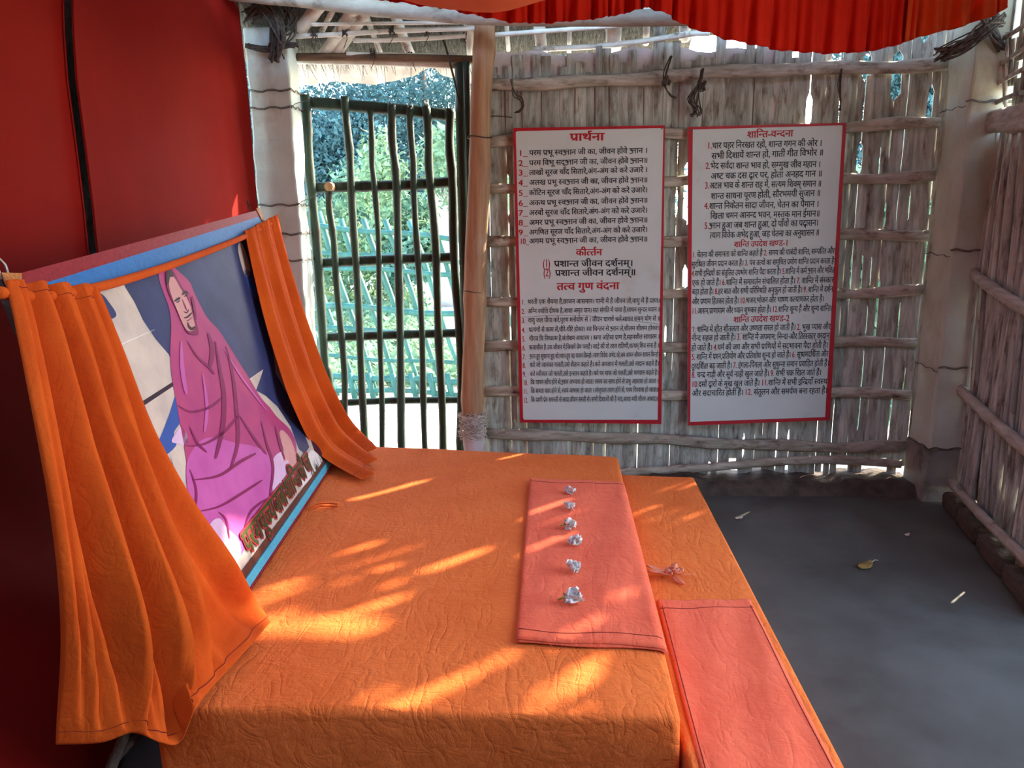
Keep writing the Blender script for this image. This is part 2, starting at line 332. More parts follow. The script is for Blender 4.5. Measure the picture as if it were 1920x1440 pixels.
# ------------------------------------------------------------------ pillars
def pillar(x0, x1, y0, y1, z1, label, lean=0.0, m='pillar'):
    root = thing('pillar', ((x0+x1)/2, (y0+y1)/2, 0), label, 'pillar', kind='structure')
    def col(za, zb, g):
        b = MB(); n = 28; vs_ = []; fs = []
        for k in range(n+1):
            z = za+(zb-za)*k/n
            j = lambda s: .004*math.sin(9*z+s*3)+.003*math.sin(31*z+s)+(.012*max(0, math.sin(4.1*z+.6))**6 if s == 2 else 0)
            o = lean*z
            for s, (x, y) in enumerate(((x0-g, y0-g), (x1+g, y0-g), (x1+g, y1+g), (x0-g, y1+g))): vs_.append((x+o+j(s)*(1 if s in (0, 3) else -1), y+j(s+.5), z))
        for k in range(n):
            for s in range(4): fs.append((k*4+s, k*4+(s+1) % 4, (k+1)*4+(s+1) % 4, (k+1)*4+s))
        fs.append((3, 2, 1, 0)); fs.append(tuple(n*4+s for s in range(4)))
        b.add(vs_, fs); return b
    sh = col(.30, z1, 0).build('shaft', M[m], root)
    bv = sh.modifiers.new('bevel', 'BEVEL'); bv.width = .012; bv.segments = 2; bv.limit_method = 'ANGLE'; bv.angle_limit = math.radians(50)
    ft = col(0, .302, .006).build('footing', M['pillar_foot'], root)
    return root
def wire(root, x0, x1, y0, y1, z, dz, tail=False):
    g = .010; b = MB(); pts = []
    cs = [(x0-g, y0-g), (x1+g, y0-g), (x1+g, y1+g), (x0-g, y1+g), (x0-g, y0-g)]
    for q in range(4):
        for k in range(8):
            t = k/8; pts.append((cs[q][0]*(1-t)+cs[q+1][0]*t, cs[q][1]*(1-t)+cs[q+1][1]*t, z+dz*((q+t)/4)+.006*math.sin(7*(q+t)*2)))
    pts.append((*cs[4], z+dz)); b.tube(pts, .0022, 5)
    b.tube([np.array(p)+np.array((0, 0, .006)) for p in pts[:20]], .002, 5)
    if tail: b.tube([(x1, y0-.01, z), (x1+.03, y0-.03, z+.02), (x1+.08, y0+.02, z+.045), (x1+.12, y0+.05, z+.06)], .002, 5)
    b.build('tie_wire', M['wire'], root)
LP = (-1.70, -1.465, 4.40, 4.58); RP = (2.035, 2.27, 4.22, 4.47)
lp = pillar(*LP, 2.62, 'whitewashed square pillar beside the green gate')
for y_, dz, tl in ((172, .01, 0), (205, .02, 1), (386, 0, 1), (441, .01, 0), (489, -.01, 0)): wire(lp, *LP, aY(500, y_, 4.4)[2], dz, tl)
rp = pillar(*RP, 2.66, 'whitewashed square pillar with grey foot in the far right corner', lean=.012, m='pillar_beige')
for y_, dz in ((192, -.02), (470, -.03), (690, -.02), (842, .0)): wire(rp, RP[0]+.012, RP[1]+.012, RP[2], RP[3], aY(1780, y_, 4.22)[2], dz)
def binding(root, anchors, n, spread, r, seed, name='fibre_binding', m='rope'):
    q = random.Random(seed); b = MB()
    for i in range(n):
        pts = []
        for a in anchors: pts.append(np.array(a, float)+np.array([q.uniform(-1, 1), q.uniform(-.35, .35), q.uniform(-1, 1)])*spread)
        b.tube([pl(pts, k/12) for k in range(13)], r*q.uniform(.5, 1.2), 5, q.random())
    return b.build(name, M[m], root)
binding(lp, [aY(470, 30, 4.35), aY(500, 10, 4.32), aY(520, 60, 4.33), aY(517, 102, 4.36)], 34, .045, .006, 3)
binding(lp, [aY(462, 85, 4.36), aY(500, 92, 4.36), aY(540, 85, 4.36), aY(556, 84, 4.36)], 14, .012, .006, 4)
binding(lp, [aY(540, 5, 4.33), aY(545, 45, 4.34), aY(520, 80, 4.36)], 12, .04, .005, 5)
binding(rp, [aY(1765, 102, 4.19), aY(1800, 85, 4.18), aY(1850, 55, 4.16), aY(1872, 35, 4.18)], 30, .035, .006, 6)
binding(rp, [aY(1845, 30, 4.16), aY(1862, 62, 4.17), aY(1880, 90, 4.2)], 10, .018, .009, 7)

# ------------------------------------------------------------------ right wall of cane stalks with an open lattice above
rw = thing('wall_right', (rwx(3.0), 3.0, 0), 'cane stalk side wall with open bamboo lattice above', 'wall', kind='structure')
b = MB(); y = 4.46
while y > 2.9:
    r = rnd.uniform(.010, .019)
    slit = abs(y-4.18) < .022
    lean = rnd.uniform(-.05, .03) if rnd.random() < .8 else rnd.uniform(-.12, .08); z0 = rnd.uniform(.06, .12); z1 = rnd.uniform(1.96, 2.02)
    if not slit:
        pts = [(rwx(y+lean*(z-1))+.01*math.sin(z*4+y*9)-.0, y+lean*(z-1)*(0.25 if abs(y-4.18) < .15 else 1), z) for z in np.linspace(z0, z1, 12)]
        b.tube(pts, [r*(1.12 if k in (3, 7) else 1)*rnd.uniform(.92, 1.05) for k in range(12)], 6, rnd.random())
    y -= 2*r*rnd.uniform(1.0, 1.5)
b.build('cane_stalks', M['cane'], rw, smooth=True)
# straw packed behind the canes
b = MB(); q = random.Random(5)
def rpan(ya, yb, za, zb, off=.035): b.prism([(rwx(ya)+off, ya, za), (rwx(yb)+off, yb, za), (rwx(yb)+off, yb, zb), (rwx(ya)+off, ya, zb)], (.02, 0, 0), .2)
rpan(4.46, 4.19, .10, 1.98); rpan(4.17, 3.60, .10, 1.98); rpan(3.50, 3.43, .10, 1.98); rpan(3.37, 3.0, .10, 1.98); rpan(2.95, 2.88, .10, 1.98)
for (ya, yb, za, zb) in ((3.60, 3.50, .40, 1.98), (3.60, 3.50, .13, .30), (3.43, 3.37, .37, 1.98), (3.43, 3.37, .13, .28), (3.0, 2.95, .13, .18), (3.0, 2.95, .31, 1.98)): rpan(ya, yb, za, zb)
for (za, zb) in ((.17, .52), (.60, .63), (.72, .74), (.86, .92), (1.16, 1.98)): rpan(4.19, 4.17, za, zb)
for i in range(900):
    yy = q.uniform(2.9, 4.4); zz = q.uniform(.28, 1.9); a = q.uniform(-.6, .6); l = q.uniform(.04, .12)
    p = np.array((rwx(yy)+q.uniform(.016, .034), yy, zz)); d = np.array((.2*math.sin(a), math.sin(a), math.cos(a)))*l
    if abs(yy-4.18) < .08: continue
    b.add([p, p+np.array((0, .003, 0)), p+d+np.array((0, .002, 0)), p+d], [(0, 1, 2, 3)], q.random())
b.build('straw_packing', M['thatch'], rw)
def rwp(px, py, off=-.03):  # a pixel on the right wall plane
    return at(px, py, (1, -.2, 0), 2.24-.88+off)
for pts_, r in (([(1786, 245), (1860, 236), (1925, 232)], .034), ([(1818, 507), (1860, 540), (1925, 580)], .032), ([(1792, 722), (1850, 778), (1925, 843)], .032), ([(1766, 884), (1840, 966), (1925, 1050)], .028)):
    a0, a1 = rwp(*pts_[0]), rwp(*pts_[-1]); mid = rwp(*pts_[1]); d = (a1-mid)/np.linalg.norm(a1-mid)
    P = [a0, mid, a1]; e = np.array((rwx(2.88)-.03, 2.88, a1[2]))
    if np.linalg.norm(e-a1) > .05 and a1[1] > 2.9: P.append(e)
    b = MB(); b.tube([pl(P, k/30) for k in range(31)], [r*(1.1 if k % 7 == 3 else 1) for k in range(31)], 8, .5, flat=.75); b.build('cane_rail', M['rail_y'], rw, smooth=True)
b = MB()
for (za, r) in ((2.03, .05),): b.tube([(rwx(yy)-.03, yy, za+.015*math.sin(yy*3)) for yy in np.linspace(4.42, 2.88, 24)], r, 8, .4, flat=.5)
b.build('wall_plate', M['rail_y'], rw, smooth=True)
# lattice: strips with openings where sky and sun come through (y, z0, z1, width)
openings = [(4.36, 2.12, 2.2, .05), (4.36, 2.24, 2.42, .06), (4.29, 2.2, 2.40, .06), (4.12, 2.40, 2.70, .08), (4.19, 2.08, 2.18, .05), (4.10, 2.08, 2.18, .05), (4.03, 2.2, 2.28, .05), (3.97, 2.1, 2.19, .03), (3.76, 2.12, 2.28, .07), (3.40, 2.1, 2.14, .04)]
b = MB(); y = 4.46
while y > 2.9:
    wd = rnd.uniform(.02, .045); ya, yb = y, y-wd
    op = [(o[1], o[2]) for o in openings if abs((ya+yb)/2-o[0]) < o[3]/2+wd*.3]
    z0, z1 = 2.0, rnd.uniform(2.66, 2.74); segs = []; z = z0
    for (oa, ob) in sorted(op):
        if oa > z: segs.append((z, oa))
        z = max(z, ob)
    segs.append((z, z1)); off = rnd.uniform(0, .02); ln = rnd.uniform(-.03, .03); c = rnd.random()
    for (za, zb) in segs:
        if zb-za > .02: b.prism([(rwx(ya)+off, ya+ln*(za-2.3), za), (rwx(yb)+off, yb+ln*(za-2.3), za), (rwx(yb)+off, yb+ln*(zb-2.3), zb), (rwx(ya)+off, ya+ln*(zb-2.3), zb)], (.008, 0, 0), c)
    y = yb+.001
b.build('lattice_strips', M['cane'], rw)
for za in (2.11, 2.21, 2.31, 2.43, 2.70):
    b = MB(); b.tube([(rwx(yy)-.012, yy, za+.012*math.sin(yy*5+za*9)) for yy in np.linspace(4.44, 2.88, 30)], .012 if za < 2.5 else .03, 6, rnd.random(), flat=.7); b.build('lattice_bar', M['cane'], rw, smooth=True)
b = MB()
for (y0, z0, y1, z1) in ((4.40, 2.44, 4.28, 2.24), (4.28, 2.46, 4.36, 2.28), (4.33, 2.30, 4.22, 2.04), (4.2, 2.44, 4.1, 2.08), (4.12, 2.1, 4.2, 2.3), (4.4, 2.02, 4.36, 2.2)):
    b.tube([(rwx(y0)-.005, y0, z0), (rwx(y1)-.005, y1, z1)], .009, 6, rnd.random())
b.build('lattice_brace', M['cane'], rw, smooth=True)
# blocks of dried mud under it
for i, (ya, yb, h) in enumerate(((4.18, 3.93, .08), (3.92, 3.62, .09), (3.60, 3.27, .085), (3.25, 2.92, .09))):
    b = MB(); q = random.Random(40+i)
    b.box((-.02, yb-ya, 0), (.13, 0, h)); o = b.build('mud_block', M['mud']); o.location = (rwx(ya)-.06, ya, 0); o.rotation_euler.z = -math.atan(.2)*1
    bm = bmesh.new(); bm.from_mesh(o.data); bmesh.ops.bevel(bm, geom=bm.edges[:], offset=.025, segments=3, affect='EDGES', profile=.6); bmesh.ops.subdivide_edges(bm, edges=bm.edges[:], cuts=2, use_grid_fill=True)
    for v in bm.verts:
        v.co += Vector([q.uniform(-.004, .004) for _ in range(3)]); v.co.z = max(v.co.z, 0)
    for f in bm.faces: f.smooth = True
    bm.to_mesh(o.data); bm.free()
    nm = ('touching the corner pillar', 'second from the corner pillar', 'third from the corner pillar', 'fourth from the corner pillar', 'fifth from the corner pillar')[i]
    tag(o, 'dark mud block under the cane wall, '+nm, 'mud block', 'mud blocks under the cane wall')

# unseen bamboo screen wall, added to keep direct sun out of the open side
b = MB(); q = random.Random(91); x = 1.95
while x < 6.0:
    wd = q.uniform(.05, .09); b.box((x, 2.86, 0), (x+wd, 2.89+q.uniform(0, .02), q.uniform(2.5, 2.7)), q.random()); x += wd-.003
tag(b.build('wall_sun_block', M['bamboo']), 'added unseen split bamboo wall blocking the sun at the open side of the hut', 'wall', kind='structure')

# ------------------------------------------------------------------ left wall behind the backdrop
b = MB(); b.box((-1.98, -1.5, 0), (-1.9, 4.2, 2.7)); tag(b.build('wall_left', M['mud']), 'mud wall behind the red backdrop', 'wall', kind='structure')

b = MB(); b.box((-1.98, -1.6, 0), (2.2, -1.5, 3.6)); b.box((2.1, -1.6, 0), (2.2, .9, 3.6)); tag(b.build('wall_front', M['mud']), 'mud wall behind the photographer', 'wall', kind='structure')

# ------------------------------------------------------------------ roof
RN, RD = (0, .55, 1), 2.58+.55*4.5
def rz(y, off=0): return RD-.55*y+off
roof = thing('ceiling', (0, 4.5, 2.6), 'thatched roof on whitewashed bamboo rafters over the gate', 'roof', kind='structure')
b = MB(); b.prism([(-2.9, 4.8, rz(4.8, .10)), (.75, 4.8, rz(4.8, .10)), (.75, 4.7, rz(4.7, .10)), (1.35, 4.7, rz(4.7, .10)), (1.35, 4.5, rz(4.5, .10)), (2.25, 4.5, rz(4.5, .10)), (2.25, 4.1, rz(4.1, .10)), (2.9, 4.1, rz(4.1, .10)), (2.9, 2.9, rz(2.9, .10)), (2.05, 2.9, rz(2.9, .10)), (2.05, -1.7, rz(-1.7, .10)), (-2.9, -1.7, rz(-1.7, .10))], (0, 0, .14), .3)
q = random.Random(8)
for i in range(9000):
    x = q.uniform(-1.8, 1.9); yy = q.uniform(3.95, 4.72 if x < .7 else 4.48 if x < 1.3 else 4.38); l = q.uniform(.06, .2); a = q.uniform(-.35, .35); r = q.uniform(.001, .0026)
    z = rz(yy, q.uniform(.035, .1)); d = np.array((math.sin(a)*l, math.cos(a)*l*.85, -.55*math.cos(a)*l*.85-q.uniform(.0, .05)))
    p = np.array((x, yy, z)); b.add([p-(r, 0, 0), p+np.array((r, 0, 0)), p+d+np.array((r*.5, 0, 0)), p+d-np.array((r*.5, 0, 0))], [(0, 1, 2, 3)], q.random())
b.build('thatch', M['thatch'], roof)
for (lo, hi, r) in (((607, 103), (657, 28), .032), ((632, 97), (679, 30), .032), ((565, 53), (590, 22), .034), ((604, 58), (623, 22), .014), ((770, 103), (741, 30), .026), ((712, 97), (687, 30), .015), ((883, 98), (878, 50), .024),
                    ((953, 92), (950, 50), .012), ((1016, 98), (1011, 48), .032), ((1067, 98), (1068, 46), .012), ((1150, 88), (1151, 43), .042), ((1211, 80), (1212, 48), .018), ((1284, 71), (1284, 50), .03)):
    p = at(*lo, RN, RD-.01); h = at(*hi, RN, RD-.01); d = h-p
    pts = [p-d*.03, p, p+d*.5, p+d, p+d*2.2]
    b = MB(); b.tube([pl(pts, k/12) for k in range(13)], [r*.8]+[r*(1.08 if k % 5 == 2 else 1) for k in range(12)], 12, .5); b.build('rafter', M['white_pole'], roof, smooth=True)
for pts_, r in (([(552, 68), (640, 64), (760, 57), (890, 53)], .013), ([(662, 76), (760, 74), (873, 67)], .012), ([(584, 46), (700, 44), (884, 42)], .009), ([(890, 68), (1000, 60), (1135, 50), (1260, 40)], .012), ([(650, 102), (760, 104), (860, 104)], .014), ([(1000, 92), (1100, 88), (1200, 78), (1290, 64), (1330, 62)], .015)):
    P = [at(*p, RN, RD-.055) for p in pts_]
    b = MB(); b.tube([pl(P, k/16) for k in range(17)], [r*(1.12 if k % 5 == 1 else 1) for k in range(17)], 8, .5); b.build('batten', M['white_pole'], roof, smooth=True)
# small twine knots on the battens
q = random.Random(13)
for (px, py) in ((648, 62), (590, 64), (735, 57), (870, 70), (800, 58), (700, 100), (770, 106)):
    b = MB(); c = at(px, py, RN, RD-.06)
    for i in range(5): b.tube([c+np.array([q.uniform(-.02, .02), q.uniform(-.012, 0), q.uniform(-.03, .03)]) for _ in range(4)], .003, 4, q.random())
    b.tube([c, c+np.array((.01, -.01, -.03)), c+np.array((q.uniform(-.02, .03), -.01, -.08))], .002, 4, .4)
    b.build('twine_knot', M['rope'], roof)
P = [aY(x, y, 4.2) for x, y in ((430, -14), (560, -2), (680, 13), (800, 24), (910, 32), (1100, 34), (1260, 33), (1370, 31), (1470, 29))]
b = MB(); b.tube([pl(P, k/40) for k in range(41)], [.04*(1.06 if k % 8 == 3 else 1) for k in range(41)], 12, .5)
tag(b.build('beam', M['beam'], smooth=True), 'whitewashed bamboo beam carrying the rafters above the gate', 'beam', kind='structure')
P = [aY(x, y, 4.56) for x, y in ((556, 107), (640, 107), (760, 109), (892, 112), (905, 112))]
b = MB(); b.tube([pl(P, k/20) for k in range(21)], .022, 10, .5); lt = tag(b.build('lintel', M['lintel'], smooth=True), 'thin brown lintel pole above the green gate', 'lintel', kind='structure')
P = [aY(x, y, 4.60) for x, y in ((556, 113), (700, 116), (860, 123))]
b = MB(); b.tube([pl(P, k/12) for k in range(13)], .02, 8, .5, flat=.5); tag(b.build('lintel_board', M['white_pole'], smooth=True), 'pale board under the brown lintel pole', 'lintel board', kind='structure')

# canes standing loose along the top of the back wall are part of split_slats; hanging twine on the top band
for i, (px, py, pts_) in enumerate(((963, 160, [(958, 150), (964, 175), (975, 185), (981, 195), (975, 208), (965, 212)]), (1245, 140, [(1258, 105), (1247, 135), (1246, 160), (1258, 180), (1266, 184)]),
                                    (1312, 150, [(1317, 130), (1312, 155), (1300, 185), (1308, 205), (1304, 217)]), (1573, 135, [(1578, 130), (1574, 160), (1576, 190), (1574, 205)]), (945, 218, [(892, 222), (925, 220), (945, 216), (958, 221)]))):
    root = thing('twine_tie', aY(px, py, 4.44), ('thin looped twine on the top band nearest the tan pole', 'dark twine knot above the gap between the two boards', 'bushy dark twine bunch above the left end of the vandana board', 'long thin twine above the right end of the vandana board', 'twine strand tied across the tan pole')[i], 'twine', 'twine ties on the back wall')
    b = MB(); q = random.Random(70+i)
    for s in range(9 if i == 2 else 3 if i < 4 else 1):
        P = [aY(x+q.uniform(-3, 3)*(4 if i == 2 and k > 1 else 1), y_+q.uniform(-3, 3), 4.425-.004*s) for k, (x, y_) in enumerate(pts_)]
        b.tube([pl(P, k/14) for k in range(15)], .0035, 5, q.random())
    b.build('strand', M['rope'], root)
    if i in (1, 2):
        b = MB(); c = aY(px+4, py+12, 4.42)
        for s in range(10): b.tube([c+np.array([q.uniform(-.025, .025), q.uniform(-.012, .004), q.uniform(-.03, .03)]) for _ in range(4)], .004, 5, q.random())
        b.build('knot', M['rope'], root)

# ------------------------------------------------------------------ gate
GY = 4.62
gate = thing('gate', aY(730, 840, GY)*np.array((1, 1, 0)), 'dark green bamboo gate of wobbly uprights between the pillar and the tan pole', 'gate')
ups = [([(571, 178), (576, 260), (583, 340), (594, 484), (609, 665), (616, 720), (634, 900), (640, 960)], .030),
       ([(617, 349), (619, 400), (628, 484), (643, 665), (648, 791), (655, 960)], .021),
       ([(647, 181), (652, 260), (659, 340), (666, 484), (677, 665), (684, 835), (689, 960)], .024),
       ([(694, 206), (697, 290), (702, 345), (710, 484), (714, 665), (716, 835), (718, 960)], .018),
       ([(733, 197), (737, 270), (742, 340), (748, 484), (750, 665), (754, 835), (757, 960)], .025),
       ([(769, 202), (772, 280), (776, 340), (783, 484), (793, 665), (796, 835), (799, 960)], .020),
       ([(799, 199), (803, 270), (807, 340), (817, 484), (825, 665), (830, 835), (834, 960)], .025),
       ([(842, 204), (844, 270), (847, 340), (853, 484), (863, 665), (865, 835), (868, 960)], .027)]
for i, (pp, r) in enumerate(ups):
    P = [aY(x, y, GY) for x, y in pp]; n = 34; b = MB(); q = random.Random(i)
    pts = [pl(P, k/n) for k in range(n+1)]
    R = [r*(1.13 if (k+i*3) % 9 in (4,) else 1.0)*(1+.05*math.sin(k*.9+i)) for k in range(n+1)]
    for k in range(n+1): pts[k] = pts[k]+np.array((.004*math.sin(k*.55+i*2), 0, 0))
    b.tube(pts, R, 10, q.random())
    if i in (4, 5, 6, 7):
        for s in range(5):
            a = q.uniform(-1, 1)*r; b.tube([pts[0]+np.array((a, q.uniform(-r, r)*.6, -.02)), pts[0]+np.array((a*1.05, 0, q.uniform(.01, .045)))], [.005, .001], 4, q.random())
    o = b.build('upright_bar', M['gate'], gate, smooth=True)
for i, (pp, r) in enumerate((([(566, 192), (640, 197), (700, 202), (770, 208), (850, 217)], .034), ([(586, 352), (660, 350), (760, 347), (862, 340)], .032), ([(596, 494), (700, 488), (852, 482)], .030), ([(606, 633), (740, 628), (872, 624)], .028), ([(630, 756), (740, 751), (868, 750)], .022))):
    P = [aY(x, y, GY+.035) for x, y in pp]; n = 24
    b = MB(); b.tube([pl(P, k/n) for k in range(n+1)], [r*(1.08 if (k+i*2) % 8 == 4 else 1) for k in range(n+1)], 10, .3+.1*i, flat=.7); b.build('crossbar', M['gate'], gate, smooth=True)
P = aY(617, 350, GY-.03); b = MB(); b.tube([P+np.array((0, -.012, 0)), P+np.array((0, .05, 0))], .026, 10, .6); b.build('cut_bar_end', M['post'], gate)

gp = thing('gate_post', aY(872, 840, 4.60)*np.array((1, 1, 0)), 'dark green slim post at the closing side of the gate', 'post')
P = [aY(x, y, 4.58) for x, y in ((864, 112), (868, 300), (876, 600), (889, 840), (894, 950))]
b = MB(); b.tube([pl(P, k/30) for k in range(31)], .036, 10, .3); b.build('stem', M['gate'], gp, smooth=True)
P = [aY(x, y, 4.52) for x, y in ((874, 116), (880, 300), (886, 500), (892, 780))]
b = MB(); b.tube([pl(P, k/30) for k in range(31)], .020, 8, .1); b.build('split_batten', M['gate'], gp, smooth=True)
b = MB(); P = [aY(x, y, 4.5) for x, y in ((812, 28), (835, 85), (852, 150), (866, 210))]; b.tube(P, .006, 6, .1)
tag(b.build('hanging_cord', M['rope'], smooth=True), 'dark cord slanting down from the beam to the gate post', 'cord')

tp = thing('bamboo_pole', aY(888, 840, 4.42)*np.array((1, 1, 0)), 'thick tan bamboo pole at the edge of the woven wall', 'pole')
P = [aY(x, y, 4.42) for x, y in ((907, 38), (906, 120), (900, 250), (896, 400), (890, 560), (887, 680), (886, 780))]
b = MB(); n = 48; b.tube([pl(P, k/n)+np.array((.004*math.sin(k*.4), 0, 0)) for k in range(n+1)], [.058*(1+.10*math.exp(-((k % 13)-6)**2/1.6))*(1.08 if k > 20 else 1) for k in range(n+1)], 16, .5); b.build('culm', M['post'], tp, smooth=True)
P = [aY(x, y, 4.42) for x, y in ((887, 775), (888, 800), (889, 850), (891, 900), (892, 935))]
b = MB(); b.tube([pl(P, k/16) for k in range(17)], [.062+.006*math.sin(k*1.3) for k in range(17)], 14, .5); b.build('limewashed_foot', M['plaster'], tp, smooth=True)
q = random.Random(21); b = MB(); c0 = aY(886, 790, 4.42)
for i in range(60):
    a0 = q.uniform(0, 6.28); rr = .066+q.uniform(0, .016); z = q.uniform(-.10, .05)
    b.tube([c0+np.array((rr*math.cos(a0+t*2.2)*(1+.1*q.random()), rr*math.sin(a0+t*2.2), z+q.uniform(-.02, .02)*(t > 0)+.01*t)) for t in np.linspace(0, 1, 8)], .0028, 4, q.random())
for i in range(110):
    a0 = q.uniform(0, 6.28); p = c0+np.array((.066*math.cos(a0), .066*math.sin(a0), q.uniform(-.06, .06))); d = np.array((math.cos(a0), math.sin(a0)*.8, q.uniform(-.8, .8)))*q.uniform(.01, .045)
    b.tube([p, p+d*.6+np.array((0, 0, q.uniform(-.008, .008))), p+d], [.0012, .001, .0005], 3, q.random())
b.build('fibre_wrapping', M['pale_rope'], tp)
for z in (aY(900, 258, 4.42)[2], aY(890, 546, 4.42)[2]):
    b = MB(); c = aY(899 if z > 1.5 else 890, 258 if z > 1.5 else 546, 4.42); b.tube([c+np.array((.066*math.cos(t), .066*math.sin(t), .006*math.sin(t*2))) for t in np.linspace(0, 6.28, 20)], .003, 4); b.build('tie_wire', M['wire'], tp)

# plastic sheet hanging outside over the gate
tops = [(556, 66), (612, 68), (660, 69), (706, 71), (747, 73), (779, 74), (810, 75), (831, 76), (884, 77)]
bots = [(556, 162), (612, 154), (660, 156), (706, 157), (747, 151), (779, 139), (810, 128), (831, 141), (884, 157)]
def sheet(u, v):
    a = pl([aY(x, y, 4.90) for x, y in tops], u); c = pl([aY(x, y, 4.94) for x, y in bots], u)
    q = lerp(a, c, v); q[1] += .02*math.sin(u*23)*v+.012*math.sin(u*51+2)*v; return q
b = MB(); b.grid(sheet, 60, 10); tag(b.build('plastic_sheet', M['sheet'], smooth=True), 'white plastic sheet hanging below the lintel over the gate', 'plastic sheet')

# ------------------------------------------------------------------ outside: picket fence, grass, shrubs, trees
FYY = 7.0
fence = thing('picket_fence', aY(740, 735, FYY)*np.array((1, 1, 0)), 'teal green bamboo fence with slanting pickets outside the gate', 'fence')
# slanting pickets: (top px) -> (bottom px)
for i, x0 in enumerate((520, 558, 596, 639, 683, 724, 767, 808, 850, 892, 934)):
    yt = 412-18*(x0 == 596)+random.Random(i).uniform(-3, 3); P0 = aY(x0, yt, FYY); P1 = aY(x0+112, 742, FYY-.02)
    b = MB(); b.tube([lerp(P0, P1, k/10)+np.array((.01*math.sin(k*.8+i), 0, 0)) for k in range(11)], [.03, .034]+[.034-.001*k for k in range(9)], 10, random.Random(i+9).random(), flat=.8); b.build('slanting_picket', M['fence'], fence, smooth=True)
for i, x0 in enumerate((618, 655, 690, 735, 770, 805, 838, 868, 590)):
    P0, P1 = aY(x0, 700, FYY-.06), aY(x0+12, 752, FYY-.06); b = MB(); b.tube([P0, P1], .03, 8, .4); b.build('short_stake', M['fence'], fence, smooth=True)
for i, (y0, y1, r) in enumerate(((418, 452, .024), (470, 490, .022), (500, 514, .022), (570, 590, .028), (616, 625, .026), (665, 682, .018), (702, 716, .03), (729, 737, .024))):
    P0, P1 = aY(500, y0-4, FYY-.05), aY(930, y1+4, FYY-.05); b = MB(); b.tube([lerp(P0, P1, k/12)+np.array((0, 0, .012*math.sin(k+i))) for k in range(13)], r, 10, random.Random(i+3).random()); b.build('fence_rail', M['fence'], fence, smooth=True)

def leaf_cloud(b, blobs, n, size, q):
    tot = sum(r[0]*r[1]*r[2] for _, r in blobs)
    for c, r in blobs:
        for _ in range(max(1, int(n*r[0]*r[1]*r[2]/tot))):
            d = np.array([q.gauss(0, 1) for _ in range(3)]); d /= np.linalg.norm(d); k = q.uniform(.55, 1.05)
            p = np.array(c)+d*np.array(r)*k
            a = np.array([q.gauss(0, 1) for _ in range(3)]); a /= np.linalg.norm(a); e = np.cross(a, d+np.array((.01, .02, .03))); e /= np.linalg.norm(e)+1e-9
            s = size*q.uniform(.5, 1.3); b.add([p-a*s, p+e*s*.45, p+a*s, p-e*s*.45], [(0, 1, 2, 3)], q.random())
def plant(name, x, y, h, wdt, n, size, m, label, cat, seed, group=None, trunk=True, nb=9, low=.0):
    q = random.Random(seed); root = thing(name, (x, y, -.05), label, cat, group)
    blobs = []
    for i in range(nb):
        t = q.random(); blobs.append(((x+q.uniform(-.5, .5)*wdt*(1-.35*t), y+q.uniform(-.4, .4)*wdt, low*h+h*(1-low)*(.12+.72*t)), (wdt*q.uniform(.2, .34), wdt*q.uniform(.2, .34), h*q.uniform(.12, .22))))
    b = MB(); leaf_cloud(b, blobs, n, size, q); b.build('foliage', m, root, fix=False)
    if trunk:
        b = MB(); b.tube([(x, y, -.06), (x+.05, y, h*.3), (x-.1, y+.05, h*.75)], [wdt*.04, wdt*.03, wdt*.012], 8); b.build('trunk', M['trunk'], root, smooth=True)
    return root
trees = [(-9.5, 26, 8.6, 7, 'large haze-tinted tree at the far left beyond the fence'), (-4.9, 30, 9.6, 8, 'large haze-tinted tree filling the middle beyond the fence'), (-.6, 27, 8.6, 7, 'large haze-tinted tree behind the grey mud wall'), (-14.5, 29, 9, 8, 'dark tree farthest to the left beyond the shrubs'),
         (15.5, 29, 9, 7, 'tree seen through the lattice of the cane wall'), (10.5, 24, 8.0, 5, 'tall tree beyond the right lattice corner')]
for i, (x, y, h, wd, lb) in enumerate(trees): plant('tree', x, y, h, wd, 42000, .10, M['leaf_haze'], lb, 'tree', 100+i, 'trees beyond the fence', nb=28)
shrubs = [(-5.5, 15.5, 2.35, 2.6, 'leaf_pale', 'rounded pale shrub at the left behind the fence'), (-3.55, 15.5, 3.3, 1.7, 'leaf_pale', 'tall feathery pale shrub in the middle of the view'), (-4.6, 17.5, 2.9, 2.2, 'leaf_mid', 'mid green shrub between the two pale shrubs'),
          (-2.6, 15.0, 2.1, 1.4, 'leaf_mid', 'low green shrub next to the grey mud wall'), (-1.55, 14.2, 3.3, 2.2, 'leaf_pale', 'leafy creeper heap on top of the grey mud wall'), (-7.2, 15.5, 2.4, 2.4, 'leaf_mid', 'shrub hidden partly behind the pillar'), (4.4, 9.5, 1.7, 1.8, 'leaf_mid', 'green bush outside the far right corner'), (2.4, 5.35, 2.0, 1.0, 'leaf_mid', 'added green bush close behind the woven wall, blocking the low sun')]  # last bush is added to stop low sun reaching the wall chinks
for i, (x, y, h, wd, mm, lb) in enumerate(shrubs): plant('shrub', x, y, h, wd, 3800, .085, M[mm], lb, 'shrub', 130+i, 'shrubs behind the fence', trunk=False, nb=10, low=.6 if 'creeper' in lb else 0)
mw = MB(); mw.grid(lambda u, v: (-2.25+1.5*u, 14.6-.3*abs(math.sin(u*9+v*5))*.1, -.05+(2.3+.15*math.sin(u*7))*v), 24, 16)
tag(mw.build('mud_wall', M['plaster'], smooth=True, solid=.3), 'greyish mud wall stub overgrown by creeper beyond the fence', 'mud wall')
b = MB(); q = random.Random(55)
